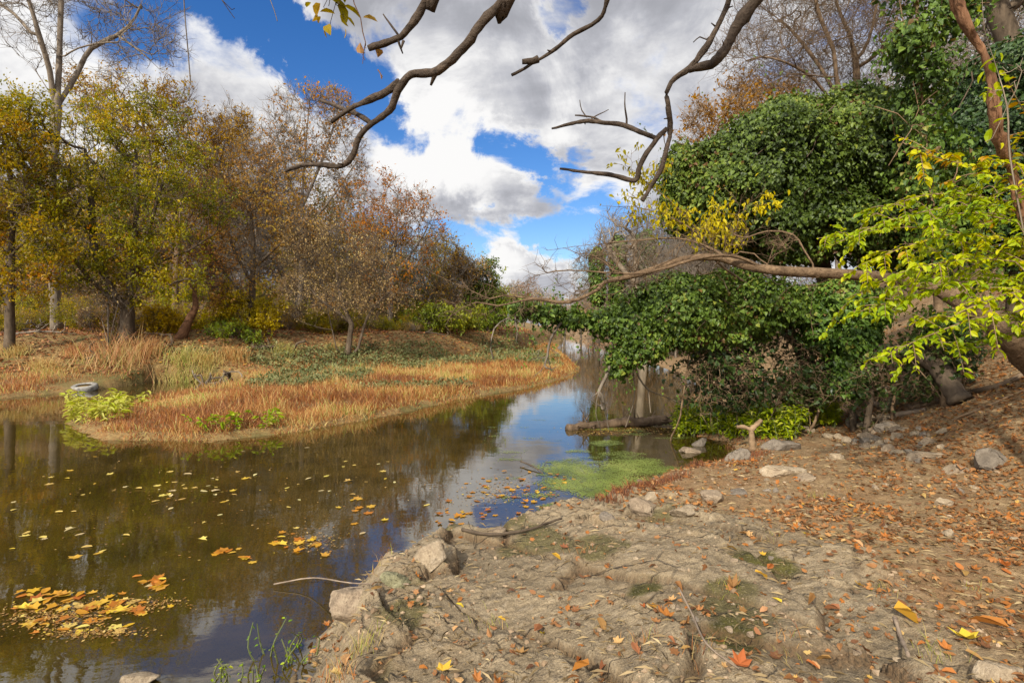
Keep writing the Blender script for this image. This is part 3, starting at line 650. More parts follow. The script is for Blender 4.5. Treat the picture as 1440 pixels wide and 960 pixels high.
def put(protos, spots, seed, labels, grp):
    rng = RNG(seed); first = set()
    for (px, Y, sc_, k) in spots:
        x = (px - 720) / F * Y; loc = (x, Y, gz(x, Y) - .1); o = protos[k]
        s3 = (sc_ * (0.9 + .2 * rng.random()), sc_ * (0.9 + .2 * rng.random()), sc_)
        if k not in first: first.add(k); o.location = loc; o.rotation_euler = (0, 0, rng.random() * 6.28); o.scale = s3; o['group'] = grp; o['label'] = labels[k]
        else: copy_thing(o, loc, rng.random() * 6.28, s3, labels[k], grp)
WL = ['olive-leaved woodland tree standing deep in the far bank wood', 'gold-brown thin-leaved tree standing deep in the far bank wood', 'bare grey tree standing deep in the far bank wood', 'tan-leaved sparse tree standing deep in the far bank wood']
pr = [proto(301, 'woodland_tree', WL[0], 12, 6, 'leaf_olive', 10000, 'bark_grey', clump=.49), proto(302, 'woodland_tree', WL[1], 13, 6, 'leaf_gold', 8000, 'bark_grey', clump=.50),
      proto(303, 'woodland_tree', WL[2], 14, 6, None, 0, 'bark_grey', ntar=1300, up=.7), proto(304, 'woodland_tree', WL[3], 12, 6, 'leaf_russet', 7000, 'bark_grey', clump=.50)]
rng = RNG(55); spots = []
for k in range(34):
    px = -260 + (k + rng.random()) * 26.5; Y = 36 + rng.random() * 34
    top = np.interp(px, [-260, 60, 240, 330, 430, 560, 640], [150, 180, 170, 190, 215, 300, 350]) + rng.normal() * 12
    zt = EYE + (HZ - top) / F * Y - 2.0; spots.append((px, Y, np.clip(zt / 12.5, .35, 1.5), int(rng.choice(4, p=[.3, .28, .2, .22]))))
put(pr, spots, 56, WL, 'woodland trees behind the far bank')
SL = ['tan twiggy shrub in the thicket under the far wood', 'olive leafy shrub in the thicket under the far wood', 'bare brown shrub in the thicket under the far wood']
def sproto(seed, label, leaf, nleaf, bark, ntar):
    z0 = np.array([0, 0, 0.]); rng = RNG(seed); sds = []
    for k in range(7):
        a_ = rng.random() * 6.28; q = np.array([math.cos(a_) * .9, math.sin(a_) * .9, 1.6 + .6 * rng.random()]); sds.append([z0, q * .5 + np.array([0, 0, .25]), q])
    return tree(seed, 'thicket_shrub', label, 'shrub', sds, [(np.array([rng.normal() * .8, rng.normal() * .8, rng.uniform(.7, 1.9)]), np.array([rng.uniform(.5, 1.0), rng.uniform(.5, 1.0), rng.uniform(.4, .9)])) for q in range(7)], ntar, .05, .006, bark, leaf, nleaf, .11, .24, thr=.02, step=.3, start=3, clump=.47, flare=0, group='twiggy shrubs under the far wood', trunkname='stems')
sp_ = [sproto(311, SL[0], 'leaf_rosy', 6500, 'bark_grey', 500), sproto(312, SL[1], 'leaf_yellowgreen', 8500, 'bark_brown', 400), sproto(313, SL[2], 'leaf_russet', 4200, 'bark_grey', 700)]
spots = []
for k in range(84):
    px = -140 + (k + rng.random()) * 9.7; dy_ = rng.random() ** 1.4 * 17; Y = np.interp(px, [-210, 228, 528, 700], [23.5, 25.5, 31, 42]) + dy_
    spots.append((px, Y, (.45 + .06 * dy_) * (.7 + .7 * rng.random()), int(rng.choice(3, p=[.25, .5, .25]))))
put(sp_, spots, 57, SL, 'twiggy shrubs under the far wood')

# --- far end of the stream and right bank beyond the ivy
BL = ['bare pale tree far up the stream beyond the ivy bough', 'low tawny bare tree closing the far end of the stream']
bp_ = [proto(321, 'bare_tree', BL[0], 12, 6.5, None, 0, 'bark_grey', ntar=1400, up=.6, r=.17, low=.2), proto(322, 'bare_tree', BL[1], 8, 6, 'leaf_rosy', 2600, 'bark_grey', ntar=500, clump=.47, lsize=.24)]
spots = [(905, 46, 1.0, 0), (945, 38, .85, 0), (860, 55, 1.0, 0), (985, 45, 1.0, 0), (1030, 30, .8, 0), (930, 60, 1.1, 0), (1100, 36, 1.0, 0), (1000, 60, 1.2, 0)]
for k in range(26):
    px = 640 + (k + rng.random()) * 15; Y = 75 + rng.random() * 60; spots.append((px, Y, .75 + .45 * rng.random(), 1))
for k in range(7): spots.append((860 + 30 * k, 34 + 3 * (k % 3), .4 + .1 * rng.random(), 1))
put(bp_, spots, 58, BL, 'bare trees in the background')

def ivy_leaves(rng, mb, ells, n, size, noise_s=1.3, amp=.28, gap=.36, reject=.78, kind='ivy', depth=.12, tone0=0.0, clip=None):
    area = np.array([(r[0] * r[1] + r[1] * r[2] + r[0] * r[2]) for c, r in ells]); pick = rng.choice(len(ells), n, p=area / area.sum())
    u = unit(rng.standard_normal((n, 3))); C_ = np.array([c for c, r in ells])[pick]; R_ = np.array([r for c, r in ells])[pick]
    q = C_ + u * R_; ds = 1 + amp * 2 * (fbm(q * noise_s, 3, 81) - .5) + .10 * (vnoise(q * noise_s * 4, 82) - .5)
    p = C_ + u * R_ * ds[:, None]; nn = unit(u / R_)
    keep = np.ones(n, bool)
    for k, (c, r) in enumerate(ells):
        keep &= (pick == k) | (np.linalg.norm((p - c) / r, axis=1) > reject)
    keep &= fbm(p * noise_s * 1.9, 3, 83) > gap + .02 + rng.normal(size=n) * .04
    p, nn = p[keep], nn[keep]; m = len(p)
    p = p - nn * np.abs(rng.normal(size=m))[:, None] * depth + rng.standard_normal((m, 3)) * depth * .4
    tip = np.array([0, 0, -1.0]) + rng.standard_normal((m, 3)) * .55 + nn * .25; nrm = nn + np.array([0, 0, .55]) + rng.standard_normal((m, 3)) * .35
    L = size * (.4 + 1.0 * rng.random(m)); tone = np.clip(.42 + rng.normal(size=m) * .26 + (fbm(p * 1.1, 2, 84) - .5) * .8 + tone0, 0, 1)
    leaves(mb, p, tip, nrm, L, L * .95, tone, kind)
def ivy_thing(seed, name, label, seeds, ells, n, size, rbase, ntar=60, leaf='leaf_ivy', bark='bark_dark', cat='tree', gap=.36, rtip=.008, tname='trunk', inner=0, sprigs=0, **kw):
    rng = RNG(seed); sk = Skel(seeds, .25)
    if ntar: sk.grow(rng, in_ells(rng, [(c, r * 1.12) for c, r in ells], ntar * 2, .5), .5, .1, .15, 2)
    sk.radii(rbase, rtip); base = sk.pos[0].copy(); o = thing(name, base, label, cat)
    big, small = sk.mesh(.02, rng); big.build(tname, MAT[bark], o, True, base)
    if small.n: small.build('branches', MAT[bark], o, True, base)
    mb = MB(); ivy_leaves(rng, mb, ells, n, size, gap=gap, **kw)
    if inner:
        e2 = [(c, r * .72) for c, r in ells]; ivy_leaves(rng, mb, e2, inner, size * 1.1, gap=.2, reject=.5)
    for k in range(sprigs):                              # trailing and reaching shoots that break the outline
        c_, r_ = ells[rng.integers(len(ells))]; u_ = unit(rng.standard_normal((1, 3)) * [1, .7, 1])[0]; p0 = c_ + u_ * r_ * .95
        if any(np.linalg.norm((p0 - c2) / r2) < .8 for c2, r2 in ells if c2 is not c_): continue
        ln = rng.uniform(.2, .65); dn_ = u_ * .7 + np.array([0, 0, -.9 if rng.random() < .65 else .7]) + rng.standard_normal(3) * .3; m = int(rng.uniform(8, 20)); t_ = np.sort(rng.random(m))[:, None]
        q_ = p0 + dn_ * ln * t_ + np.array([0, 0, -.25 * ln]) * t_ ** 2 + rng.standard_normal((m, 3)) * .02; L = size * (.5 + .7 * rng.random(m)) * (1.1 - .5 * t_[:, 0])
        leaves(mb, q_, rng.standard_normal((m, 3)) * .6 + [0, 0, -.8], u_ + rng.standard_normal((m, 3)) * .5 + [0, 0, .4], L, L * .9, np.clip(.5 + rng.normal(size=m) * .2, 0, .95), 'ivy')
    mb.build('ivy_leaves', MAT[leaf], o, False, base); return o

# far ivy-clad trunks
for k, (px, Y, top, bot, wpx) in enumerate([(868, 42, 335, 420, 12), (840, 44, 352, 420, 11), (908, 40, 325, 405, 15)]):
    ivy_thing(400 + k, 'ivy_column_tree', ['ivy-clad far trunk in the middle of three, beside the far bare trees', 'ivy-clad far trunk nearest the stream, shortest of three', 'widest ivy-clad far trunk, closest to the dark ivy mound'][k],
              [[gb(px, Y), P(px, 420, Y), P(px + 2, top, Y), P(px + 6, top - 30, Y)]], [EL(px, py, Y, wpx, 20, .6) for py in range(top + 15, bot + 10, 22)], 2600, .24, .2, 10, leaf='leaf_ivy', gap=.3)
tree(410, 'pale_snag', 'pale leaning bare trunk behind the left end of the ivy bough', 'tree', [[gb(905, 30), P(895, 405, 30), P(880, 385, 30), P(862, 360, 30), P(850, 340, 30)], [P(893, 400, 30), P(894, 370, 30), P(890, 330, 30)]],
     [EL(870, 330, 30, 40, 30)], 120, .2, .012, 'bark_pale')

# bare tree above the ivy, orange tree behind it
tree(411, 'crested_bare_tree', 'large bare tree with fine fanning twigs rising above the ivy mound', 'tree',
     [[gb(1215, 17), P(1210, 250, 17), P(1205, 120, 17), P(1203, 85, 17), P(1195, 50, 17), P(1180, 15, 17), P(1165, -40, 17)], [P(1204, 90, 17), P(1222, 55, 17), P(1232, 10, 17), P(1240, -60, 17)],
      [P(1208, 200, 17), P(1180, 130, 16.6), P(1172, 70, 16.4), P(1155, 30, 16.2), P(1140, -30, 16)], [P(1208, 220, 17), P(1160, 130, 16.5), P(1120, 95, 16.2), P(1070, 80, 16), P(1030, 95, 16)],
      [P(1180, 140, 16.6), P(1150, 90, 17), P(1110, 40, 17.5), P(1070, 10, 18)], [P(1205, 100, 17), P(1240, 70, 16.5), P(1275, 50, 16)], [P(1170, 110, 16.5), P(1130, 105, 16.2), P(1080, 108, 16), P(1030, 125, 16)]],
     [EL(1140, 30, 17, 120, 90, 2.4), EL(1080, 90, 16.3, 80, 45, 1.6), EL(1210, 0, 17, 80, 90, 2.2), EL(1240, 80, 16.5, 50, 40, 1.4)], 2600, .15, .006, 'bark_brown', thr=.03, start=14, step=.4, up=.35, kdir=1.0, flare=0)
tree(412, 'amber_tree', 'amber-leaved tree showing above the left shoulder of the ivy mound', 'tree',
     [[gb(1050, 24), P(1048, 330, 24), P(1050, 220, 24), P(1050, 150, 24)], [P(1048, 260, 24), P(1000, 200, 24), P(975, 170, 24)], [P(1048, 260, 24), P(1100, 190, 24), P(1120, 150, 24)]],
     [EL(1040, 175, 24, 70, 50, 2.4), EL(1085, 150, 24, 50, 30, 1.8), EL(985, 180, 24, 32, 30, 1.5)], 520, .15, .012, 'bark_tan', 'leaf_gold', 4600, .17, .28, clump=.48, tone0=-.2)
# hillside trees behind
for k, (px, Y, s_) in enumerate([(1330, 24, .9), (1420, 20, .8), (1270, 30, 1.0), (1500, 16, .8), (1600, 22, 1.0), (1180, 34, 1.0)]):
    x = (px - 720) / F * Y; copy_thing(bp_[0], (x, Y, gz(x, Y) - .1), k * 1.3, s_, 'bare tree on the hillside behind the right ivy growth', 'bare trees on the hillside')

# --- the great ivy mound
ivy_thing(420, 'ivy_mound_tree', 'big rounded tree wholly smothered in dark green ivy on the right bank', [[gb(1165, 11), P(1170, 450, 11), P(1150, 350, 10.8), P(1130, 240, 10.6), P(1150, 170, 10.6)], [P(1150, 350, 10.8), P(1060, 280, 10.5)], [P(1150, 330, 10.8), P(1240, 230, 10.8)]],
          [EL(1085, 260, 10.5, 130, 88, 1.5), EL(1180, 225, 10.6, 110, 92, 1.5), EL(1000, 268, 10.4, 70, 62, 1.1), EL(1225, 175, 10.7, 45, 50, .8), EL(1160, 320, 10.3, 120, 52, 1.3), EL(1275, 300, 10.4, 72, 85, 1.2), EL(1110, 180, 10.7, 70, 45, 1.0),
           EL(960, 250, 10.4, 35, 45, .7)],
          200000, .063, .16, 110, inner=26000, gap=.40, amp=.40, sprigs=240)
# ivy-covered bough over the water and the lower mass
bt = [[gb(1150, 10.4), P(1120, 480, 10.2), P(1060, 445, 9.8), P(980, 440, 9.5), P(900, 445, 9.3), P(820, 452, 9.2), P(760, 440, 9.1), P(722, 428, 9.0)], [P(900, 445, 9.3), P(868, 480, 9.3), P(852, 510, 9.4)]]
be = [EL(1040, 428, 9.8, 80, 45, .9), EL(955, 430, 9.5, 75, 52, .8), EL(890, 450, 9.3, 42, 40, .6), EL(1105, 425, 10, 42, 28, .5), EL(905, 480, 9.3, 34, 30, .5), EL(870, 505, 9.3, 18, 22, .3), EL(850, 452, 9.2, 30, 17, .3), EL(810, 448, 9.2, 30, 13, .26),
      EL(770, 440, 9.1, 26, 12, .24), EL(735, 432, 9.0, 20, 8, .2), EL(960, 468, 9.5, 46, 20, .5), EL(1030, 466, 9.8, 46, 20, .5)]
ivy_thing(421, 'ivy_bough_tree', 'low ivy-wrapped bough reaching out left over the stream below the ivy mound', bt, be, 62000, .062, .10, 110, gap=.41, inner=8000, amp=.38, sprigs=170)
ivy_thing(422, 'ivy_stump_tree', 'ivy-clad stump right of the tangle, under the horizontal limb', [[gb(1200, 9.6), P(1195, 480, 9.6), P(1190, 400, 9.6)]],
          [EL(1190, 430, 9.6, 44, 40, .5), EL(1195, 480, 9.5, 36, 44, .45), EL(1200, 535, 9.5, 30, 24, .3), EL(1165, 450, 9.7, 36, 40, .4)], 30000, .068, .05, 20, gap=.38, inner=3000, amp=.4, sprigs=50)
# tangle under the bough
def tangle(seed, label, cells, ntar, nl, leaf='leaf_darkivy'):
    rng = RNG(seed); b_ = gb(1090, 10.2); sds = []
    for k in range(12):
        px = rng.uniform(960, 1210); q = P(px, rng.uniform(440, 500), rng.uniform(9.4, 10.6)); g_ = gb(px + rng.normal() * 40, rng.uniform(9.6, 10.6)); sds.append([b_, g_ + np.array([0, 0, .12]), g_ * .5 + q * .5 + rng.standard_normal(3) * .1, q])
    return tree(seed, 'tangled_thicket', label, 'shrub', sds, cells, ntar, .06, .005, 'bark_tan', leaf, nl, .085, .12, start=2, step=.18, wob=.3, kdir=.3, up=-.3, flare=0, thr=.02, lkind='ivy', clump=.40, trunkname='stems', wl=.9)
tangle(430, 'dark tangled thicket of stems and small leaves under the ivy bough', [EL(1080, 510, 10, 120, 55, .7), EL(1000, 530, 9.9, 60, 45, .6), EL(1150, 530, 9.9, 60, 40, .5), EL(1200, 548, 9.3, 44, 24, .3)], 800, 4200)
# dangling dead branches
def deadwood(seed, name, label, lines, r, bark='bark_grey', ell=None, n=40, cat='branch', rtip=.004, start=0, kdir=.6, up=0, leaf=None, nleaf=0, step=.14, twig=0):
    return tree(seed, name, label, cat, lines, ell or [], n if ell else 0, r, rtip, bark, start=start, step=step, kdir=kdir, up=up, flare=0, thr=.012, trunkname='main_branch', leaf=leaf, nleaf=nleaf, lsize=.1, spread=.08, lkind='oval', twig=twig, tlen=.14)
deadwood(440, 'hanging_branch', 'grey dead branch forking down into the water under the ivy bough tip', [[P(862, 500, 9.3), P(852, 530, 9.2), P(842, 550, 9.1), P(838, 580, 9.1), P(845, 605, 9.3)], [P(845, 545, 9.1), P(850, 575, 9.2), P(856, 604, 9.3)]], .03,
         ell=[EL(840, 570, 9.2, 20, 20, .3)], n=14, twig=1)
deadwood(441, 'dangling_branch', 'slender dead branch dangling from ivy bough tip to the grassy point', [[P(790, 452, 9.1), P(775, 475, 9.1), P(770, 500, 9.1), P(776, 522, 9.2)], [P(771, 500, 9.1), P(762, 520, 9.1), P(752, 528, 9.1)]], .022, ell=[EL(774, 505, 9.1, 18, 20, .2)], n=12, twig=1)
deadwood(442, 'arching_branch', 'thin bare branch arching down to the left of the ivy bough tip', [[P(745, 442, 9), P(715, 447, 8.9), P(695, 462, 8.8), P(690, 490, 8.8), P(694, 505, 8.8)], [P(722, 446, 8.9), P(728, 465, 8.9), P(726, 480, 8.9)]], .018)
deadwood(443, 'bleached_branch', 'bleached thin branch hanging behind the ivy bough near the duckweed', [[P(892, 510, 9.6), P(898, 530, 9.6), P(912, 548, 9.7), P(932, 556, 9.8), P(960, 568, 10)], [P(912, 548, 9.7), P(914, 570, 9.7), P(915, 580, 9.7)], [P(890, 515, 9.6), P(892, 560, 9.7), P(880, 600, 9.9)]], .02, bark='bark_pale')

# --- leaning trunk with its long horizontal limb
tree(450, 'leaning_limb_tree', 'brown leaning trunk whose long bare limb stretches level over the stream', 'tree',
     [[np.array([*(gb(1500, 7.4)[:2]), gb(1500, 7.4)[2] - .1]), P(1440, 488, 7.2), P(1395, 450, 7.3), P(1345, 418, 7.6), P(1300, 400, 7.8), P(1230, 389, 8), P(1160, 384, 8), P(1100, 381, 8), P(1050, 374, 8.1), P(1010, 362, 8.2), P(960, 365, 8.3), P(900, 385, 8.4), P(850, 397, 8.5), P(810, 415, 8.6)],
      [P(1075, 378, 8.05), P(1040, 362, 8), P(1000, 360, 7.9), P(940, 376, 7.8), P(880, 405, 7.8), P(855, 418, 7.8)], [P(1030, 367, 8.15), P(990, 345, 8.4), P(950, 335, 8.6), P(900, 338, 8.8), P(830, 344, 9), P(770, 352, 9.1)],
      [P(1010, 362, 8.2), P(960, 330, 8.6), P(930, 322, 8.8), P(890, 318, 9)], [P(1150, 383, 8), P(1130, 350, 8.2), P(1115, 330, 8.3), P(1080, 325, 8.4), P(1040, 338, 8.5)], [P(1170, 385, 8), P(1120, 398, 7.9), P(1098, 415, 7.8), P(1090, 428, 7.8)],
      [P(940, 376, 8), P(890, 385, 8), P(800, 380, 8.3), P(760, 386, 8.4), P(745, 392, 8.5)], [P(855, 400, 8.5), P(800, 425, 8.6), P(750, 420, 8.6), P(700, 430, 8.6), P(670, 425, 8.6), P(640, 440, 8.6), P(626, 458, 8.6)],
      [P(745, 421, 8.6), P(710, 415, 8.6), P(690, 420, 8.6), P(655, 405, 8.6), P(610, 385, 8.7)], [P(1200, 387, 8), P(1150, 400, 7.9), P(1140, 440, 7.9), P(1144, 470, 7.9)]],
     [EL(930, 360, 8.4, 110, 35, .7), EL(830, 380, 8.5, 90, 35, .6), EL(1060, 345, 8.4, 60, 25, .5), EL(690, 420, 8.6, 70, 25, .4)], 320, .25, .004, 'bark_leaning', thr=.02, start=26, step=.16, kdir=1.2, up=0, wob=.22, flare=.1, taper=(2.8, .30), tlen=.25)
tree(451, 'yellow_sapling', 'small tree with hanging clear-yellow leaves in front of the ivy mound left side', 'tree',
     [[gb(1125, 10.1), P(1120, 490, 10.1), P(1075, 420, 9.6), P(1010, 370, 9.0), P(985, 330, 8.8), P(940, 280, 8.8), P(900, 255, 8.8)], [P(1012, 372, 9.0), P(1030, 340, 8.8), P(1040, 290, 8.7), P(1020, 265, 8.7)], [P(980, 325, 8.8), P(930, 300, 8.7), P(880, 290, 8.6), P(865, 300, 8.6)], [P(1030, 340, 8.8), P(1070, 320, 8.6), P(1085, 300, 8.6)]],
     [EL(905, 245, 8.8, 32, 38, .3), EL(880, 290, 8.7, 26, 22, .3), EL(1035, 300, 8.7, 42, 34, .4), EL(990, 335, 8.7, 40, 22, .4), EL(920, 310, 8.7, 45, 26, .4)], 150, .022, .003, 'bark_brown', 'leaf_yellow', 1300, .08, .10, twig=1, start=26, step=.2, flare=0, thr=.012, clump=.44, lkind='lance', droop=1.3, wl=.5)

# upper right: ivy column, dark ivy wall, trunk, vine
ivy_thing(460, 'ivy_pillar_tree', 'tall ragged ivy-hung trunk at the upper right, left of the reddish vine', [[gb(1330, 8.5), P(1310, 300, 8.4), P(1295, 150, 8.3), P(1290, 20, 8.2), P(1285, -120, 8.2)], [P(1292, 100, 8.3), P(1270, 30, 8), P(1262, -20, 7.9)], [P(1300, 200, 8.3), P(1262, 160, 8.2), P(1230, 150, 8.2)]],
          [EL(1290, 30, 8.2, 38, 60, .6), EL(1295, 130, 8.3, 36, 70, .6), EL(1305, 230, 8.3, 46, 60, .6), EL(1270, -60, 8.2, 50, 60, .7), EL(1340, 10, 8.0, 40, 40, .5), EL(1275, 60, 8, 30, 30, .4), EL(1330, 300, 8.4, 50, 60, .6), EL(1335, 380, 8.5, 45, 60, .5), EL(1335, 450, 8.5, 40, 40, .4)], 28000, .070, .06, 60, leaf='leaf_ivy', gap=.52, sprigs=90, bark='bark_tan', depth=.2)
ivy_thing(461, 'dark_evergreen_tree', 'dense dark evergreen mass behind the reddish vine at the right edge', [[gb(1430, 10), P(1430, 300, 10), P(1420, 150, 10), P(1415, 60, 10)], [P(1430, 300, 10), P(1520, 200, 10)]],
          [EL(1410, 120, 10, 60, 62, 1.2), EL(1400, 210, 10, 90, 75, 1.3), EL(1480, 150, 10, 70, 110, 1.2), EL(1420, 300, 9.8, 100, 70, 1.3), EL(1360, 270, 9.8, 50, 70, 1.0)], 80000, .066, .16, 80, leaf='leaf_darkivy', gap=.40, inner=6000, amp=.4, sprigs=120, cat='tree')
tree(462, 'dark_leaning_trunk', 'thick brown leaning trunk in the top right corner above the evergreen', 'tree', [[gb(1520, 11), P(1490, 250, 11), P(1440, 110, 11), P(1405, 20, 11), P(1380, -80, 11), P(1350, -200, 11)], [P(1410, 30, 11), P(1450, -20, 11), P(1480, -60, 11)]], [EL(1420, -30, 11, 80, 60, 1.5)], 120, .20, .008, 'bark_dark', 'leaf_ivy', 900, .10, .2)
rng = RNG(470); vp = spline([gb(1470, 5.4), P(1460, 420, 5.3), P(1430, 260, 5.2), P(1413, 212, 5.1), P(1400, 180, 5.05), P(1393, 150, 5.0), P(1392, 110, 5.0), P(1386, 75, 5.0), P(1368, 48, 5.0), P(1352, 22, 5.0), P(1342, -10, 5.0), P(1336, -90, 5.0), P(1330, -260, 5.1)], .05)
vp[:, :2] += np.stack([np.sin(np.arange(len(vp)) * .35) * .012, np.cos(np.arange(len(vp)) * .31) * .012], 1)
o = thing('hanging_vine', vp[0], 'thick reddish twisted woody vine hanging at the upper right', 'vine')
mb = MB(); rr = .036 + .009 * np.sin(np.arange(len(vp)) * .21) + .006 * rng.standard_normal(len(vp)); tube(mb, vp, rr, 12, rough=.10, rng=rng); mb.build('vine_stem', MAT['bark_vine'], o, True, vp[0])
mb = MB(); v2 = vp.copy(); ph = np.arange(len(vp)) * .16; v2[:, 0] += np.cos(ph) * .045; v2[:, 1] += np.sin(ph) * .045; tube(mb, v2, .017, 7, rough=.12, rng=rng); mb.build('twining_strand', MAT['bark_vine'], o, True, vp[0])
deadwood(471, 'pale_creeper', 'thin pale creeper stem with a few green leaves beside the reddish vine', [[P(1440, 330, 4.8), P(1420, 220, 4.8), P(1416, 150, 4.8), P(1398, 85, 4.8), P(1384, 40, 4.8), P(1380, -30, 4.8)], [P(1416, 150, 4.8), P(1395, 195, 4.8), P(1385, 200, 4.8)], [P(1420, 160, 4.8), P(1437, 100, 4.7), P(1450, 95, 4.7)], [P(1405, 110, 4.8), P(1436, 92, 4.8)]],
         .009, 'bark_pale', ell=[EL(1415, 120, 4.8, 25, 40, .1)], n=14, rtip=.003, cat='vine', leaf='leaf_spice', nleaf=46)

# yellow-green arching shrub
rng = RNG(480); bs = gb(1530, 5.8); o = thing('spicebush', bs, 'arching shrub with bright yellow-green oval leaves at the right edge', 'shrub')
wood, lv = MB(), MB()
SPR = [([(1480, 330, 5.6), (1380, 290, 5.2), (1270, 305, 5.0), (1168, 345, 4.9)], 150), ([(1490, 300, 5.5), (1400, 245, 5.2), (1330, 225, 5.0), (1282, 212, 4.9)], 90), ([(1500, 270, 5.4), (1440, 235, 5.2), (1400, 225, 5)], 60),
       ([(1480, 360, 5.6), (1360, 330, 5.3), (1280, 345, 5.1), (1212, 372, 5.0)], 150), ([(1490, 420, 5.5), (1390, 395, 5.2), (1300, 410, 5.0), (1202, 440, 4.9)], 160), ([(1490, 450, 5.4), (1390, 445, 5.1), (1310, 470, 4.9), (1232, 505, 4.8)], 120),
       ([(1500, 390, 5.3), (1400, 365, 5.0), (1320, 370, 4.8), (1260, 385, 4.7)], 120), ([(1500, 340, 5.2), (1420, 310, 4.9), (1350, 300, 4.7), (1310, 310, 4.6)], 110), ([(1510, 430, 5.1), (1440, 410, 4.8), (1370, 430, 4.6), (1330, 450, 4.6)], 100),
       ([(1490, 310, 6), (1400, 280, 6), (1300, 275, 5.9), (1210, 310, 5.8)], 110), ([(1490, 400, 6), (1380, 350, 6), (1290, 320, 5.9), (1150, 335, 5.8)], 90), ([(1500, 300, 5), (1450, 270, 4.8), (1410, 265, 4.7)], 60), ([(1500, 480, 5.6), (1420, 470, 5.4), (1370, 490, 5.3), (1300, 475, 5.2)], 70),
       ([(1520, 250, 5.4), (1460, 180, 5.2), (1430, 140, 5.0), (1412, 100, 4.9)], 16), ([(1480, 370, 5.9), (1350, 370, 5.8), (1250, 395, 5.6), (1190, 420, 5.5)], 100)]
for pts, nl in SPR:
    q = [bs, bs * .5 + P(*pts[0]) * .5 + np.array([0.05, 0, .1])] + [P(*p) for p in pts]
    c = spline(q, .05); tube(wood, c, np.linspace(.016, .003, len(c)), 5)
    m0 = int(len(c) * .38); tg = unit(np.gradient(c, axis=0)); nb_ = max(5, nl // 6); cs = [c[m0:]]; ts = [tg[m0:]]
    for k in range(nb_):
        i = m0 + int((len(c) - m0) * (k + .3) / nb_); sgn = 1 if k % 2 else -1
        side = unit(np.cross(tg[i], [0, 0, 1.0])[None])[0] * sgn; ln = rng.uniform(.18, .5) * (1.1 - .6 * k / nb_)
        e1 = c[i] + tg[i] * ln * .7 + side * ln * .8 + np.array([0, 0, rng.normal() * .14 - .03]); tw = spline([c[i], (c[i] + e1) / 2 + np.array([0, 0, .03]), e1], .04)
        tube(wood, tw, np.linspace(.005, .002, len(tw)), 3, cap=False); cs.append(tw); ts.append(unit(np.gradient(tw, axis=0)))
    allc = np.concatenate(cs); allt = np.concatenate(ts); n = int(nl * 4.8); ii = rng.integers(0, len(allc), n)
    sg = np.where(rng.random(n) < .5, -1., 1.)[:, None]; sd_ = unit(np.cross(allt[ii], np.array([0, 0, 1.0]))) * sg
    tip = allt[ii] * .5 + sd_ * .9 + np.array([0, 0, -.30]) + rng.standard_normal((n, 3)) * .25; L = .060 * (.4 + 1.1 * rng.random(n))
    tone = np.clip(.45 + rng.normal(size=n) * .17 + .12 * rng.normal() + (.42 if pts[-1][0] in (1282, 1400, 1412) else 0), 0, 1)
    leaves(lv, allc[ii], tip, np.array([0, 0, 1.0]) + rng.standard_normal((n, 3)) * .35, L, L * .62, tone, 'oval', 0.6 + rng.random(n) * .8)
wood.build('stems', MAT['bark_tan'], o, True, bs); lv.build('crown', MAT['leaf_spice'], o, False, bs)

tangle_ell = [EL(1260, 520, 9, 70, 34, .5), EL(1320, 490, 8.8, 60, 40, .5)]
rng = RNG(431); b_ = gb(1290, 8.9); sds = []
for k in range(9):
    g_ = gb(rng.uniform(1220, 1370), rng.uniform(8.5, 9.3)); q = g_ + np.array([rng.normal() * .3, rng.normal() * .2, rng.uniform(.5, 1.1)]); sds.append([b_, g_ + np.array([0, 0, .08]), q])
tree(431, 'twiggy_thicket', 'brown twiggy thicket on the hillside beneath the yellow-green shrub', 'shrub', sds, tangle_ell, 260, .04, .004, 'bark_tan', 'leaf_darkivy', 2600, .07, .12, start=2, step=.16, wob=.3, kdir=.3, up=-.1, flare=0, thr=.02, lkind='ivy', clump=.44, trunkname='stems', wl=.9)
rng = RNG(432); c = spline([P(1205, 492, 9.3), P(1260, 494, 9.0), P(1310, 508, 8.6), np.array(gb(1352, 8.2)) + [0, 0, .12]], .06); o = thing('dark_log', c[0], 'dark rotting log in the shade under the yellow-green shrub', 'log')
mb = MB(); tube(mb, c, np.linspace(.10, .15, len(c)) * (1 + .06 * rng.standard_normal(len(c))), 11, rough=.05, rng=rng); mb.build('log', MAT['bark_dark'], o, True, c[0])
mb = MB(); g_ = gb(1215, 9.2); tube(mb, spline([c[3], (c[3] + g_) / 2 + [.06, 0, 0], g_], .06), .05, 8, rough=.05, rng=rng); mb.build('side_branch', MAT['bark_dark'], o, True, c[0])

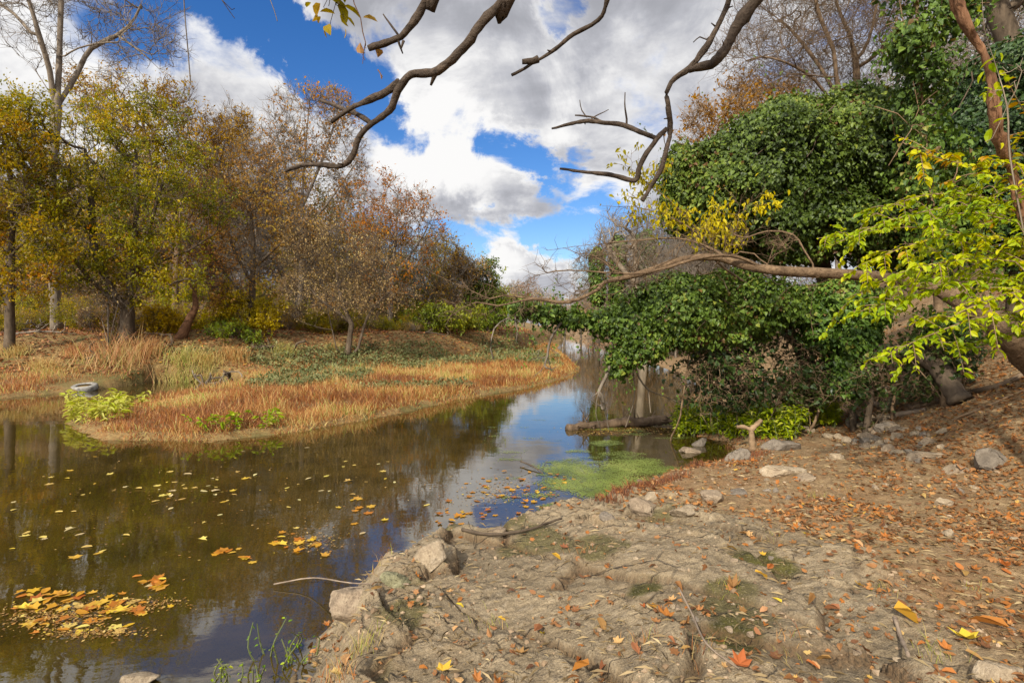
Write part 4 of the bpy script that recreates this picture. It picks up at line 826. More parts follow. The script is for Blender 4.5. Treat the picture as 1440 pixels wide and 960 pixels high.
# --- limbs of a dead tree hanging in from the top: trunk stands behind the camera on the right
tb = np.array([5.2, -2.2, gz(5.2, -2.2) - .1]); o = thing('overhanging_tree', tb, 'dark bare tree whose dead limbs hang into view from the top edge', 'tree')
rng = RNG(490)
mb = MB(); tr_ = spline([tb, tb + [-.1, .1, 2.0], tb + [-.4, .3, 4.2], tb + [-1.0, .8, 6.5], tb + [-1.5, 1.4, 8.5]], .15); tube(mb, tr_, np.linspace(.32, .13, len(tr_)), 14, rough=.04, rng=rng); mb.build('trunk', MAT['bark_limb'], o, True, tb)
top = tr_[-1]; mid = tr_[int(len(tr_) * .72)]
def limb(lines, root, r0, r1, tw):
    """lines[0] is the limb from its tip up to the trunk, the rest its side branches"""
    mb = MB()
    for k, (pts, ra, rb) in enumerate(lines):
        q = [P(*p) for p in pts]
        if k == 0: q = q + [q[-1] * .55 + root * .45 + np.array([0, 0, .45]), root]
        c = spline(q, .04); u_ = np.linspace(0, 1, len(c)); rr = ra + (rb - ra) * u_ ** .7
        kn = 1 + .24 * (vnoise(np.stack([np.arange(len(c)) * .35, u_ * 0 + k, u_ * 0 + r0 * 99], 1), 9) - .5) * 2
        c = c + np.stack([fbm(c * 5, 2, 7) - .5, fbm(c * 5, 2, 8) - .5, fbm(c * 5, 2, 9) - .5], 1) * .035
        tube(mb, c, rr * kn, 12, rough=.10, rng=rng)
        if ra > .008:
            for m in range(int(len(c) * .06)):       # broken stubs
                i = rng.integers(2, max(3, int(len(c) * .7))); d_ = unit(rng.standard_normal((1, 3)))[0]; tube(mb, np.stack([c[i], c[i] + d_ * (rr[i] + .02 + .03 * rng.random())]), [.010, .004], 5)
    return mb.build('limb', MAT['bark_limb'], o, True, tb)
limb([([(402, 241, 4.3), (440, 233, 4.25), (480, 235, 4.2), (498, 218, 4.15), (506, 192, 4.1), (524, 172, 4.05), (548, 155, 4.0), (560, 128, 3.95), (578, 104, 3.9), (615, 98, 3.85), (650, 68, 3.8), (680, 32, 3.75), (705, 0, 3.7), (740, -60, 3.6)], .012, .066),
      ([(466, 172, 4.1), (500, 150, 4.05), (535, 133, 4.0), (562, 116, 3.95)], .012, .028), ([(452, 140, 4.3), (480, 152, 4.2), (505, 163, 4.12), (522, 172, 4.06)], .010, .016), ([(606, 119, 3.9), (610, 106, 3.87), (614, 99, 3.85)], .008, .014)], top, 1, 1, 0)
limb([([(518, 68, 4.0), (540, 60, 3.98), (562, 52, 3.95), (578, 35, 3.92), (590, 16, 3.9), (605, -10, 3.85), (640, -70, 3.7)], .022, .045), ([(537, 20, 4), (548, 36, 3.97), (558, 50, 3.95)], .005, .009), ([(565, 76, 4), (560, 64, 3.97), (557, 54, 3.95)], .005, .010), ([(562, 68, 3.93), (566, 58, 3.95)], .006, .01)], top, 2, 1, 0)
limb([([(720, 106, 4.4), (736, 98, 4.35), (748, 90, 4.3), (775, 73, 4.25), (800, 52, 4.2), (830, 36, 4.15), (845, 22, 4.1), (853, 0, 4.05), (862, -40, 4.0), (900, -120, 3.8)], .010, .040), ([(733, 87, 4.3), (748, 87, 4.3), (756, 84, 4.28)], .022, .024)], mid, 3, 1, 0)
limb([([(903, 282, 5.0), (915, 262, 5.0), (930, 238, 4.95), (937, 210, 4.92), (943, 180, 4.9), (940, 150, 4.85), (938, 130, 4.85), (950, 108, 4.8), (970, 95, 4.75), (990, 70, 4.7), (1018, 20, 4.65), (1030, -20, 4.6), (1060, -90, 4.4)], .016, .046),
      ([(788, 237, 5.1), (820, 240, 5.05), (860, 247, 5), (892, 255, 5.0), (900, 232, 4.95), (918, 200, 4.92), (938, 180, 4.9)], .010, .026), ([(776, 181, 5.2), (800, 176, 5.1), (835, 170, 5.05), (870, 174, 5), (900, 185, 4.95), (922, 193, 4.92)], .011, .022),
      ([(968, 97, 4.75), (1000, 92, 4.7), (1020, 70, 4.65), (1042, 30, 4.6), (1062, 0, 4.55), (1090, -50, 4.5)], .034, .05), ([(808, 163, 5.1), (830, 164, 5.08), (850, 170, 5.03)], .007, .012), ([(816, 140, 5.1), (818, 155, 5.1), (826, 165, 5.08)], .004, .006), ([(855, 155, 5.1), (838, 163, 5.08), (832, 168, 5.06)], .004, .006),
      ([(879, 131, 5), (880, 155, 5), (881, 174, 4.98)], .004, .008), ([(975, 60, 4.7), (983, 52, 4.7), (992, 56, 4.7), (1000, 50, 4.68)], .004, .007), ([(981, 88, 4.7), (988, 72, 4.7)], .005, .01), ([(935, 205, 4.9), (933, 190, 4.9), (938, 182, 4.9)], .003, .005)], mid, 4, 1, 0)
# leafy twig and dangling strands at the top
deadwood(491, 'leafy_twig', 'small dangling twig with olive-yellow leaves at the top edge', [[P(500, -60, 4), P(484, -20, 4), P(472, 5, 4), P(465, 30, 4), P(463, 50, 4)], [P(478, -10, 4), P(462, -4, 4), P(455, 10, 4)]], .008, 'bark_limb', rtip=.002, ell=[EL(468, 6, 4, 16, 14, .06)], n=10, cat='twig', leaf='leaf_olive', nleaf=26)
deadwood(492, 'dangling_tendril', 'thin dry tendril with shrivelled leaf dangling left of the stubby limb', [[P(490, -40, 4), P(498, 5, 4), P(507, 25, 4), P(510, 45, 4), P(514, 60, 4), P(511, 75, 4), P(510, 90, 4)]], .004, 'bark_red', rtip=.0025, cat='tendril', ell=[EL(512, 75, 4, 3, 12, .02)], n=6, leaf='leaf_litter', nleaf=9)
deadwood(493, 'hanging_strand', 'long straight thin strand hanging in front of the clouds at the upper left', [[P(256, -60, 5), P(259, 10, 5), P(264, 70, 5), P(268, 119, 5)]], .006, 'bark_grey', rtip=.005, cat='vine')
deadwood(494, 'bare_twig', 'short bare twig poking from the top edge right of the long strand', [[P(290, -60, 5), P(312, 0, 5), P(322, 15, 5), P(330, 26, 5)], [P(316, 6, 5), P(326, 14, 5), P(330, 12, 5)]], .005, 'bark_limb', rtip=.003, cat='twig')
deadwood(495, 'thin_twig', 'thinnest single twig hanging from the top edge left of the leafy twig', [[P(372, -60, 5), P(380, 0, 5), P(386, 16, 5), P(390, 30, 5)]], .004, 'bark_grey', rtip=.003, cat='twig')

# ------------------------------------------------------------------ grass and other stuff on the left bank
def blades(mb, p, h, w_, lean, tone, tgrad=0.0):
    n = len(p); rng = RNG(n); a_ = rng.random(n) * math.pi; s = np.stack([np.cos(a_), np.sin(a_) * .4, a_ * 0], 1) * w_[:, None]
    up = np.array([0, 0, 1.0]); m = p + up * (h * .55)[:, None] + lean * (h * .3)[:, None]; t_ = p + up * (h * .9)[:, None] + lean * (h * .9)[:, None]
    v = np.stack([p - s, p + s, m + s * .7, m - s * .7, t_], 1).reshape(-1, 3); o_ = (np.arange(n) * 5)[:, None]
    mb.add(v, o_ + np.array([[0, 1, 2, 3]]), o_ + np.array([[3, 2, 4]]), (tone[:, None] + np.array([[.22, .22, .06, .06, -.16]]) * tgrad).ravel().clip(0, 1))
def scatter(rng, n, r0, r1, a0, a1):
    r = np.exp(rng.uniform(math.log(r0), math.log(r1), n)); a_ = np.radians(rng.uniform(a0, a1, n)); return np.sin(a_) * r, np.cos(a_) * r
rng = RNG(500)
x, y = scatter(rng, 340000, 9.5, 70, -46, 22)
z, rk_, d, rt, e_, s_ = ground(x, y, True)
ok = (rt < .3) & (d > -.12) & (e_ < 10); x, y, z, d, e_ = x[ok], y[ok], z[ok], d[ok], e_[ok]
q3 = np.stack([x, y, x * 0], 1); pn = np.clip((fbm(q3 * .5, 3, 91) - .5) * 2.6 + .5, 0, 1); pf = np.clip((fbm(q3 * 1.5, 3, 92) - .5) * 2 + .5, 0, 1)
dist = np.hypot(x, y)
tall = (.3 + .7 * ss(-.05, .35, d)) * ss(3.5, -1, e_)
tyd = np.hypot(x - Gp(119, 549)[0], y - Gp(119, 549)[1])
h = (.05 + .34 * tall * (.15 + pf) * rng.uniform(.4, 1.25, len(x))) * ss(.45, 1.3, tyd) * np.where((x < -7.0) & (y < 17), .55, 1) * (.6 + .6 * rng.random(len(x))) * np.where(e_ > 2, .6, 1)
tone = -.06 + .50 * pn + (pf - .5) * .5 + rng.normal(size=len(x)) * .18 + .5 * (rng.random(len(x)) < .10)
tone = np.where(d < .5, np.where(rng.random(len(x)) < .6, tone * .9, rng.random(len(x)) * .85), tone)
edge = ss(.40, .0, d + (vnoise(q3 * 3.0, 77) - .5) * .3); h = h * (1 - .45 * edge * (vnoise(q3 * 2.1, 78) > .5)); 
la = rng.normal(size=len(x)) * 1.7 + 2.4; lean = np.stack([np.cos(la), np.sin(la), la * 0], 1) * (.2 + .9 * rng.random(len(x)) ** 2)[:, None] * (1 + edge * 1.5)[:, None]
lean[:, 2] = -.45 * edge * rng.random(len(x))
mb = MB(); blades(mb, q3 * [1, 1, 0] + np.stack([x * 0, x * 0, z - .02], 1), h, .0038 + .00034 * dist, lean, np.clip(tone, 0, 1), 1.0); tag(mb.build('grass', MAT['straw']), 'tawny and red-brown dry grass and weeds on the spit and far bank', 'grass', kind='stuff')
# grey-green ground cover
x, y = scatter(rng, 120000, 17, 60, -36, 8); z, rk_, d, rt, e_, s_ = ground(x, y, True); q3 = np.stack([x, y, z], 1)
pn = fbm(q3 * [.28, .2, 0], 3, 95); ok = (rt < .3) & (d > .8) & (e_ < 3.5) & (pn + .14 * ss(-9, 0, e_) > .52); q3 = q3[ok]; n = len(q3); dd_ = np.hypot(q3[:, 0], q3[:, 1])
hh = np.abs(fbm(q3 * 1.2, 2, 96)) * .45; q3 = q3 + np.stack([hh * 0, hh * 0, hh * rng.random(n) + .03], 1); L = (.04 + .0032 * dd_) * (.6 + .8 * rng.random(n))
mb = MB(); leaves(mb, q3, rng.standard_normal((n, 3)) + [0, -.2, -.1], np.array([0, -.3, 1.0]) + rng.standard_normal((n, 3)) * .45, L, L * .6, np.clip(.4 + rng.normal(size=n) * .22 + (fbm(q3 * 1.5, 2, 97) - .5), 0, 1)); tag(mb.build('ground_cover', MAT['mat_cover']), 'grey-green matted ground cover on the meadow behind the spit', 'ground cover', kind='stuff')
# fallen leaves and brush under the far wood
x, y = scatter(rng, 60000, 17, 60, -48, 2); z, rk_, d, rt, e_, s_ = ground(x, y, True); ok = (rt < .3) & (e_ > 1.0); q3 = np.stack([x, y, z + .03], 1)[ok]; n = len(q3); L = (.03 + .003 * np.hypot(q3[:, 0], q3[:, 1])) * (.6 + .8 * rng.random(n))
mb = MB(); leaves(mb, q3, rng.standard_normal((n, 3)) * [1, 1, .3], np.array([0, -.3, 1.0]) + rng.standard_normal((n, 3)) * .4, L, L * .7, np.clip(.4 + rng.normal(size=n) * .25, 0, 1)); tag(mb.build('woodland_litter', MAT['leaf_litter']), 'brown fallen leaves covering the wooded far bank', 'leaf litter', kind='stuff')
# fallen branches on the far bank
for k, (x0, y0, x1, y1, Y, r) in enumerate([(0, 425, 72, 432, 25, .10), (10, 440, 110, 455, 23, .06), (120, 470, 175, 440, 21, .04), (180, 462, 240, 455, 22, .10), (260, 472, 330, 462, 20.5, .07), (285, 490, 325, 486, 19.5, .12), (355, 470, 430, 466, 24, .08), (560, 470, 640, 452, 33, .10)]):
    a_, b_ = gb(x0, Y, r * .6), gb(x1, Y + 1.0, r * .6); deadwood(510 + k, 'fallen_branch', ['grey fallen trunk at the left edge behind the pale tree', 'thin fallen branch in front of the pale tree foot', 'leaning dead stick at the base of the twiggy shrub', 'dark fallen log behind the crooked tree', 'bleached fallen branch right of the crooked tree foot', 'short dark log in the grass under the leafy green shrub', 'dark fallen branch under the rosy tree', 'low dark log under the spreading green tree'][k],
             [[a_, a_ * .5 + b_ * .5 + np.array([0, 0, .12]), b_]], r, 'bark_grey' if k in (0, 1, 4) else 'bark_dark', ell=[(a_ * .4 + b_ * .6 + np.array([0, 0, .35]), np.array([1.0, .6, .35]))], n=16, rtip=.01, step=.3, cat='log')

for k, (px, py, hpx) in enumerate([(168, 512, 62), (205, 500, 40), (258, 522, 36), (60, 520, 26), (330, 505, 28), (400, 498, 22), (20, 500, 24), (110, 500, 24), (470, 492, 18), (290, 520, 26)]):
    h0 = hit(px, py); rng = RNG(540 + k); n = 420; hh = hpx / F * h0[1]; p = h0 + rng.standard_normal((n, 3)) * [hh * .35, hh * .3, 0]; p[:, 2] = ground(p[:, 0], p[:, 1]) - .02; la = rng.random(n) * 6.28
    ln = np.stack([np.cos(la), np.sin(la), -rng.random(n) * .8], 1) * rng.uniform(.3, 1.1, n)[:, None]; mb = MB(); blades(mb, p, hh * rng.uniform(.5, 1.1, n), np.full(n, .010), ln, np.clip(rng.normal([.62, .5, .75][k % 3], .14, n), 0, 1), .6)
    tag(mb.build('dry_grass_clump', MAT['straw'], origin=h0), ['largest drooping tan dry grass clump at the bank edge below the twiggy shrub', 'tan dry grass clump right beside the largest drooping one', 'red-brown dry grass clump on the bank near the crooked tree foot', 'tan dry grass clump above the waterline by the left edge', 'dry grass clump below the leafy green shrub', 'dry clump at the meadow edge right of the short dark log', 'low dry clump on the bank at the far left', 'dry grass clump in front of the pale tree foot', 'small dry clump at the meadow back under the rosy tree', 'straw clump between the crooked tree foot and the spit'][k], 'grass clump')

# green weed at the spit tip
def herb(rng, mbs, mbl, base, h, L, nl, lean=.2, kind='lance', wl=.34, tn=.5):
    d_ = np.array([rng.normal() * lean, rng.normal() * lean, 1.0]); p1 = base + d_ * h; c = spline([base, base + d_ * h * .5 + rng.standard_normal(3) * .03, p1], h / 6); tube(mbs, c, np.linspace(.006, .003, len(c)), 4, cap=False)
    ii = rng.integers(int(len(c) * .25), len(c), nl); tip = rng.standard_normal((nl, 3)) * [1, 1, .3] + [0, 0, -.1]; l_ = L * (.6 + .7 * rng.random(nl))
    leaves(mbl, c[ii] + rng.standard_normal((nl, 3)) * .01, tip, np.array([0, 0, 1.0]) + rng.standard_normal((nl, 3)) * .3, l_, l_ * wl, np.clip(tn + rng.normal(size=nl) * .2, 0, 1), kind)
rng = RNG(520); s0 = np.array([*Gp(125, 592), 0.05]); o = thing('weed_clump', s0, 'pale lime-green leafy weed clump on the tip of the grassy spit', 'plant'); a_, b_ = MB(), MB()
for k in range(46):
    p = np.array([*Gp(rng.uniform(100, 190), rng.uniform(575, 600)), 0.03]); herb(rng, a_, b_, p, rng.uniform(.2, .5), .17, 26, .35, tn=1.0)
a_.build('stems', MAT['bark_tan'], o, False, s0); b_.build('foliage', MAT['leaf_nettle'], o, False, s0)
for k, (px, py) in enumerate([(320, 612), (375, 605)]):
    s0 = np.array([*Gp(px, py), .08]); o = thing('marsh_plant', s0, ['small pale-green plant at the water edge of the spit, nearer the tip', 'small pale-green plant at the water edge of the spit, farther from the tip'][k], 'plant'); a_, b_ = MB(), MB()
    for m in range(9): herb(rng, a_, b_, s0 + rng.standard_normal(3) * [.2, .15, 0], .3, .13, 12, .4, tn=.6)
    a_.build('stems', MAT['bark_tan'], o, False, s0); b_.build('foliage', MAT['leaf_nettle'], o, False, s0)
# bright green leafy plants below the thicket
a_, b_ = MB(), MB()
for k in range(420):
    px = rng.uniform(952, 1178); py = rng.uniform(600, 614) if px < 1010 else rng.uniform(600, 620) if px < 1120 else rng.uniform(588, 602); h_ = hit(px, py); herb(rng, a_, b_, h_, rng.uniform(.25, .56), .10, 20, .25, wl=.42, tn=.55)
nt_o = b_.build('nettle_foliage', MAT['leaf_nettle']); tag(nt_o, 'bright green leafy plants massed at the bank foot below the thicket', 'plants', kind='stuff')
st_o = a_.build('nettle_stems', MAT['mat_cover'], nt_o)
# dry red-brown weeds along the right waterline
x, y = scatter(rng, 60000, 4.5, 14, -8, 26); z, rk_, d, rt, e_, s_ = ground(x, y, True); ok = (rt > .7) & (d > -.10) & (d < .55) & (fbm(np.stack([x, y, x * 0], 1) * 1.6, 3, 99) > .47) & (y > 5.6); x, y, z = x[ok], y[ok], z[ok]; n = len(x); la = rng.random(n) * 6.28
mb = MB(); blades(mb, np.stack([x, y, np.maximum(z, 0) - .01], 1), .04 + .10 * rng.random(n), np.full(n, .004), np.stack([np.cos(la), np.sin(la), la * 0], 1) * .6, np.clip(.22 + .2 * rng.normal(size=n), 0, .8)); tag(mb.build('shore_weeds', MAT['leaf_litter']), 'red-brown dried weeds along the rocky waterline', 'weeds', kind='stuff')

# ------------------------------------------------------------------ tyre
rng = RNG(530); tc = np.array([*Gp(119, 549), .09]); o = thing('tyre', tc, 'old pale-grey mud-caked tyre lying half sunk at the far waterline', 'tyre')
t = newmat('tyre_rubber'); co = t('ShaderNodeTexCoord').outputs['Object']
c = t.ramp(t.noise(co, 9, 5), [(.35, (.11, .10, .085)), (.6, (.27, .25, .21))]); t('ShaderNodeOutputMaterial', {0: t('ShaderNodeBsdfPrincipled', {'Base Color': c, 'Roughness': .85}).outputs[0]})
prof = [(.20, .075), (.215, .09), (.26, .10), (.31, .095), (.34, .075), (.35, .04), (.35, -.04), (.34, -.075), (.31, -.095), (.26, -.10), (.215, -.09), (.20, -.075), (.215, -.05), (.29, -.07), (.325, -.04), (.325, .04), (.29, .07), (.215, .05)]
nS = 72; k_ = len(prof); v = []
for i in range(nS):
    a0_ = i / nS * 2 * math.pi
    for (r_, z_) in prof:
        rr = r_ - (.010 if r_ > .33 and i % 2 else 0); v.append((math.cos(a0_) * rr, math.sin(a0_) * rr, z_))
v = np.array(v); tl = math.radians(10); v = np.stack([v[:, 0], v[:, 1] * math.cos(tl) - v[:, 2] * math.sin(tl), v[:, 1] * math.sin(tl) + v[:, 2] * math.cos(tl)], 1) * 1.05
q = np.array([(i * k_ + j, i * k_ + (j + 1) % k_, ((i + 1) % nS) * k_ + (j + 1) % k_, ((i + 1) % nS) * k_ + j) for i in range(nS) for j in range(k_)])
mb = MB(); mb.add(v, q); mb.build('casing', MAT['tyre_rubber'], o, True)

# ------------------------------------------------------------------ rocks
def rockmat(name, c0, c1, c2):
    t = newmat(name); co = t('ShaderNodeTexCoord').outputs['Object']; n = t.noise(co, 9, 8, .68, .4); m = t.noise(co, 70, 4, .7)
    c = t.ramp(n, [(.3, c0), (.5, c1), (.72, c2)]); c = t.mix(t.smooth(m, .55, .70, 0, .5), c, tuple(min(1, x * 1.3) for x in c2)); c = t.mix(t.smooth(m, .45, .33, 0, .6), c, tuple(x * .6 for x in c0))
    rnd = t('ShaderNodeObjectInfo').outputs['Random']; c = t('ShaderNodeHueSaturation', {'Value': t.math('ADD', .8, t.math('MULTIPLY', rnd, .35)), 'Color': c}).outputs[0]
    bpn = t('ShaderNodeBump', {'Strength': .9, 'Distance': .035, 'Height': t.math('ADD', n, t.math('MULTIPLY', m, .4))})
    t('ShaderNodeOutputMaterial', {0: t('ShaderNodeBsdfPrincipled', {'Base Color': c, 'Roughness': .88, 'Specular IOR Level': .2, 'Normal': bpn.outputs[0]}).outputs[0]})
rockmat('stone_tan', (.15, .11, .07), (.27, .20, .13), (.37, .29, .19))
rockmat('stone_pale', (.20, .145, .092), (.32, .245, .155), (.43, .345, .24))
rockmat('stone_grey', (.11, .09, .068), (.21, .17, .125), (.30, .25, .19))
rockmat('stone_lichen', (.12, .11, .06), (.24, .22, .12), (.36, .34, .20))
import bmesh
_bm = bmesh.new(); bmesh.ops.create_icosphere(_bm, subdivisions=4, radius=1); ICO_V = np.array([v.co[:] for v in _bm.verts]); ICO_F = np.array([[v.index for v in f.verts] for f in _bm.faces]); _bm.free()
def rock(seed, pos, size, mat, label, name='rock', cat='rock', group=None, rz=None, sink=.46, tilt=.12):
    rng = RNG(seed); v = ICO_V.copy()
    for k in range(18):
        n_ = unit(rng.standard_normal((1, 3)))[0]; c_ = rng.uniform(.42, .80); dd = v @ n_; v = v - np.outer(np.maximum(dd - c_, 0) * .93, n_)
    v = v * (1 + .22 * (fbm(ICO_V * 1.7 + seed, 3, seed) - .5)[:, None]) + (fbm(ICO_V * 5 + seed, 4, 3, .65)[:, None] - .5) * .20
    v = v * np.array(size) * .5 * 1.25; a_, b_, c_ = rng.normal() * tilt, rng.normal() * tilt, rng.random() * 6.28 if rz is None else rz
    R = mathutils.Euler((a_, b_, c_)).to_matrix(); v = v @ np.array(R).T
    mb = MB(); mb.add(v, None, ICO_F); ob = mb.build(name, MAT[mat], None, True); ob.location = (pos[0], pos[1], pos[2] + size[2] * (.5 - sink)); return tag(ob, label, cat, group)
def prock(seed, px, py, wpx, hpx, mat, label, deep=.7, **kw):
    h = hit(px, py + hpx * .35); Y = h[1]; wd = wpx / F * Y; ht = hpx / F * Y
    return rock(seed, h + np.array([0, wd * .15, 0]), (wd, wd * deep, ht * 1.2), mat, label, rz=kw.pop('rz', 0.0), **kw)
for k, (px, py, wp, hp, m, lb) in enumerate([
    (553, 812, 48, 30, 'stone_lichen', 'yellowish lichened block tilted at the water edge of the ledge'), (500, 838, 80, 40, 'stone_tan', 'wide low tan rock at the lower left corner of the ledge'), (606, 778, 58, 38, 'stone_pale', 'pale rounded rock where the ledge meets the water'),
    (187, 958, 60, 18, 'stone_pale', 'pale flat stone poking from the water at the bottom left'), (970, 632, 34, 14, 'stone_tan', 'flat tan stone sitting in the shallows of the inlet'), (985, 622, 26, 14, 'stone_grey', 'small grey stone on the bank behind the flat stone of the inlet'),
    (1104, 626, 54, 20, 'stone_grey', 'grey sloping rock right of the forked stump'), (1042, 640, 44, 20, 'stone_grey', 'grey rock at the inlet edge left of the sloping rock'), (1110, 660, 60, 16, 'stone_pale', 'long pale rock flush in the path beyond the ledge'),
    (905, 722, 58, 28, 'stone_tan', 'broad humped tan rock above the red-brown weeds'), (965, 718, 50, 20, 'stone_pale', 'light slabby rock beside the humped tan rock'), (856, 726, 22, 15, 'stone_grey', 'small light grey stone among dead leaves by the duckweed'),
    (918, 697, 34, 14, 'stone_pale', 'pale stone at the edge of the duckweed'), (1003, 700, 40, 20, 'stone_tan', 'tan rock among leaves right of the slabby rock'), (1040, 692, 34, 6, 'stone_grey', 'thin dark slate splinter lying on the leaves'),
    (1405, 645, 66, 30, 'stone_grey', 'dark bluish-grey boulder half buried in the hillside'), (1335, 750, 18, 18, 'stone_pale', 'small white angular stone alone on the bare dirt'), (1330, 706, 28, 14, 'stone_pale', 'pinkish pale stone on the leafy slope'),
    (1415, 948, 70, 34, 'stone_pale', 'pale flat slab at the bottom right corner'), (1245, 598, 30, 22, 'stone_grey', 'mossy grey rock behind the white stone heap'), (1258, 565, 34, 22, 'stone_lichen', 'mossy round rock between the two driftwood logs'),
    (1300, 640, 50, 16, 'stone_tan', 'tan flat rock right of the white stone heap'), (1350, 660, 40, 16, 'stone_tan', 'low tan rock left of the bluish boulder'), (1135, 672, 40, 10, 'stone_tan', 'low ridge stone near the head of the ledge'), (700, 745, 30, 10, 'stone_tan', 'wet brown stone just off the ledge among floating leaves')]):
    prock(600 + k, px, py, wp, hp, m, lb)
rng = RNG(640)
for k in range(58):
    px = np.clip(rng.normal(1232, 40), 1140, 1330); py = np.clip(rng.normal(612, 15), 585, 648); wp = rng.uniform(9, 27)
    prock(700 + k, px, py, wp, wp * rng.uniform(.4, .65), ['stone_pale', 'stone_pale', 'stone_tan', 'stone_grey'][rng.integers(4)], 'pale angular stone in the heap of stones on the path', group='stones heaped on the path', rz=rng.random() * 6)
for k in range(70):
    px = rng.uniform(850, 1430); py = rng.uniform(650, 940); wp = rng.uniform(5, 16)
    prock(800 + k, px, py, wp, wp * .5, ['stone_pale', 'stone_tan', 'stone_grey'][rng.integers(3)], 'small loose stone scattered over the ledge and dirt path', name='pebble', cat='stone', group='loose stones on the path', rz=rng.random() * 6)

# ------------------------------------------------------------------ driftwood, stump, sticks
def stick(seed, name, label, pix, r, mat='driftwood', lift=.5, cat='driftwood', side=0, r1=None, n=5):
    rng = RNG(seed); q = []
    for p in pix:
        h = hit(p[0], p[1]); q.append(h + np.array([0, 0, r * lift + (p[2] if len(p) > 2 else 0)]))
    c = spline(q, .05); c = c + np.stack([fbm(c * 4 + seed, 2, k) - .5 for k in (1, 2, 3)], 1) * r * 1.2; o = thing(name, c[0], label, cat)
    mb = MB(); rr = np.linspace(r, r1 or r * .6, len(c)) * (1 + .12 * rng.standard_normal(len(c))); tube(mb, c, rr, 10, rough=.05, rng=rng); mb.build('log', MAT[mat], o, True, c[0])
    if side:
        for k in range(side):
            mb = MB()
            i = rng.integers(1, len(c)); d_ = unit(rng.standard_normal((1, 3)) * [1, .6, .5] + [0, 0, .35])[0]; ln = rng.uniform(.12, .45); e_ = c[i] + d_ * ln
            tube(mb, np.stack([c[i], (c[i] + e_) / 2 + rng.standard_normal(3) * .02, e_]), [r * .25, r * .16, .004], 5); mb.build('side_branch', MAT[mat], o, True, c[0])
    return o
stick(901, 'driftwood_log', 'thick pale driftwood log lying at the foot of the thicket', [(1160, 562), (1200, 566), (1232, 573), (1246, 580)], .075, side=3)
stick(902, 'driftwood_branch', 'short pale branch leaning across the driftwood log', [(1195, 572, .05), (1225, 560, .12), (1272, 549, .05)], .045)
stick(903, 'fallen_pole', 'long dark fallen pole lying up the leafy hillside', [(1280, 578), (1315, 568), (1350, 560), (1395, 548), (1440, 532)], .06, 'bark_brown', side=3)
stick(904, 'split_log', 'small split log between driftwood and stone heap', [(1258, 588), (1280, 582), (1300, 578)], .05, 'driftwood')
stick(905, 'hillside_stick', 'thin tan stick slanting up the hillside below the pole', [(1340, 592), (1380, 575), (1440, 550)], .02, 'bark_tan')
stick(906, 'sunken_log', 'rotting log with debris lying in the water at the stream mouth of the inlet', [(800, 604, -.02), (840, 602, .02), (890, 600, .06), (940, 600, .08), (985, 598, .1)], .085, 'bark_brown', side=40, r1=.10)
stick(907, 'floating_stick', 'dark twiggy stick lying in the water among floating leaves', [(732, 653, .04), (752, 660, .03), (764, 667, .0)], .012, 'bark_dark', side=5, cat='stick')
stick(908, 'sunken_stick', 'dark forked stick lying in the shallows against the ledge', [(650, 752, .0), (690, 760, .02), (740, 752, .03), (790, 735, .03)], .014, 'bark_dark', side=4, cat='stick')
stick(909, 'wispy_stick', 'long thin reed-like stick jutting left from the ledge over the water', [(385, 826, .02), (440, 828, .08), (500, 836, .08), (575, 830, .03)], .006, 'driftwood', cat='stick')
stick(910, 'curved_stem', 'pale curved dry stem lying on the lower ledge', [(955, 840, .05), (975, 880, .02), (995, 915, .02), (1040, 950, .02)], .006, 'driftwood', cat='stick')
stick(911, 'short_stick', 'short grey stick beside the big yellow leaf', [(1258, 880, .02), (1266, 905, .02), (1276, 925, .01)], .012, 'driftwood', cat='stick')
# forked stump
h = hit(1058, 636); o = thing('forked_stump', h, 'small Y-shaped dead stump standing at the edge of the green plants', 'stump'); mb = MB(); rng = RNG(920); Y = h[1]
for pts, ra, rb in [([(1058, 634), (1057, 612), (1056, 602)], .075, .06), ([(1056, 604), (1064, 597), (1071, 590)], .06, .045), ([(1056, 604), (1046, 600), (1036, 600)], .05, .04)]:
    c = spline([P(p[0], p[1], Y) for p in pts], .03); tube(mb, c, np.linspace(ra, rb, len(c)) * .72 * (1 + .08 * rng.standard_normal(len(c))), 10, rough=.08, rng=rng)
mb.build('stem', MAT['bark_tan'], o, True, h)

# ------------------------------------------------------------------ duckweed
rng = RNG(930); x = rng.uniform(-.5, 5, 420000); y = rng.uniform(5.3, 12.5, 420000)
px = 720 + x / y * F; py = HZ + EYE / y * F
m = np.maximum.reduce([ss(1, .5, np.hypot((px - 850) / 128, (py - 666) / 40)), ss(1, .5, np.hypot((px - 905) / 50, (py - 680) / 18)), ss(1, .5, np.hypot((px - 800) / 65, (py - 722) / 22)) * .85, ss(1, .4, np.hypot((px - 855) / 32, (py - 623) / 6)), ss(1, .4, np.hypot((px - 815) / 30, (py - 638) / 12)) * .8,
                       ss(1, .4, np.hypot((px - 835) / 40, (py - 602) / 5)) * .9, ss(1, .4, np.hypot((px - 930) / 40, (py - 596) / 4)) * .9, ss(1, .4, np.hypot((px - 760) / 40, (py - 690) / 20)) * .45])
q3 = np.stack([x, y, x * 0], 1); dn_ = m * 1.15 + (fbm(q3 * [1.6, 2.6, 0], 5, 101, .62) - .5) * 2.6 - .40
ok = (wdist(x, y) < .12) & (rng.random(len(x)) < dn_ * 1.2); q3 = q3[ok]; n = len(q3); q3[:, 2] = .006
L = rng.uniform(.008, .024, n); a_ = rng.random(n) * 6.28
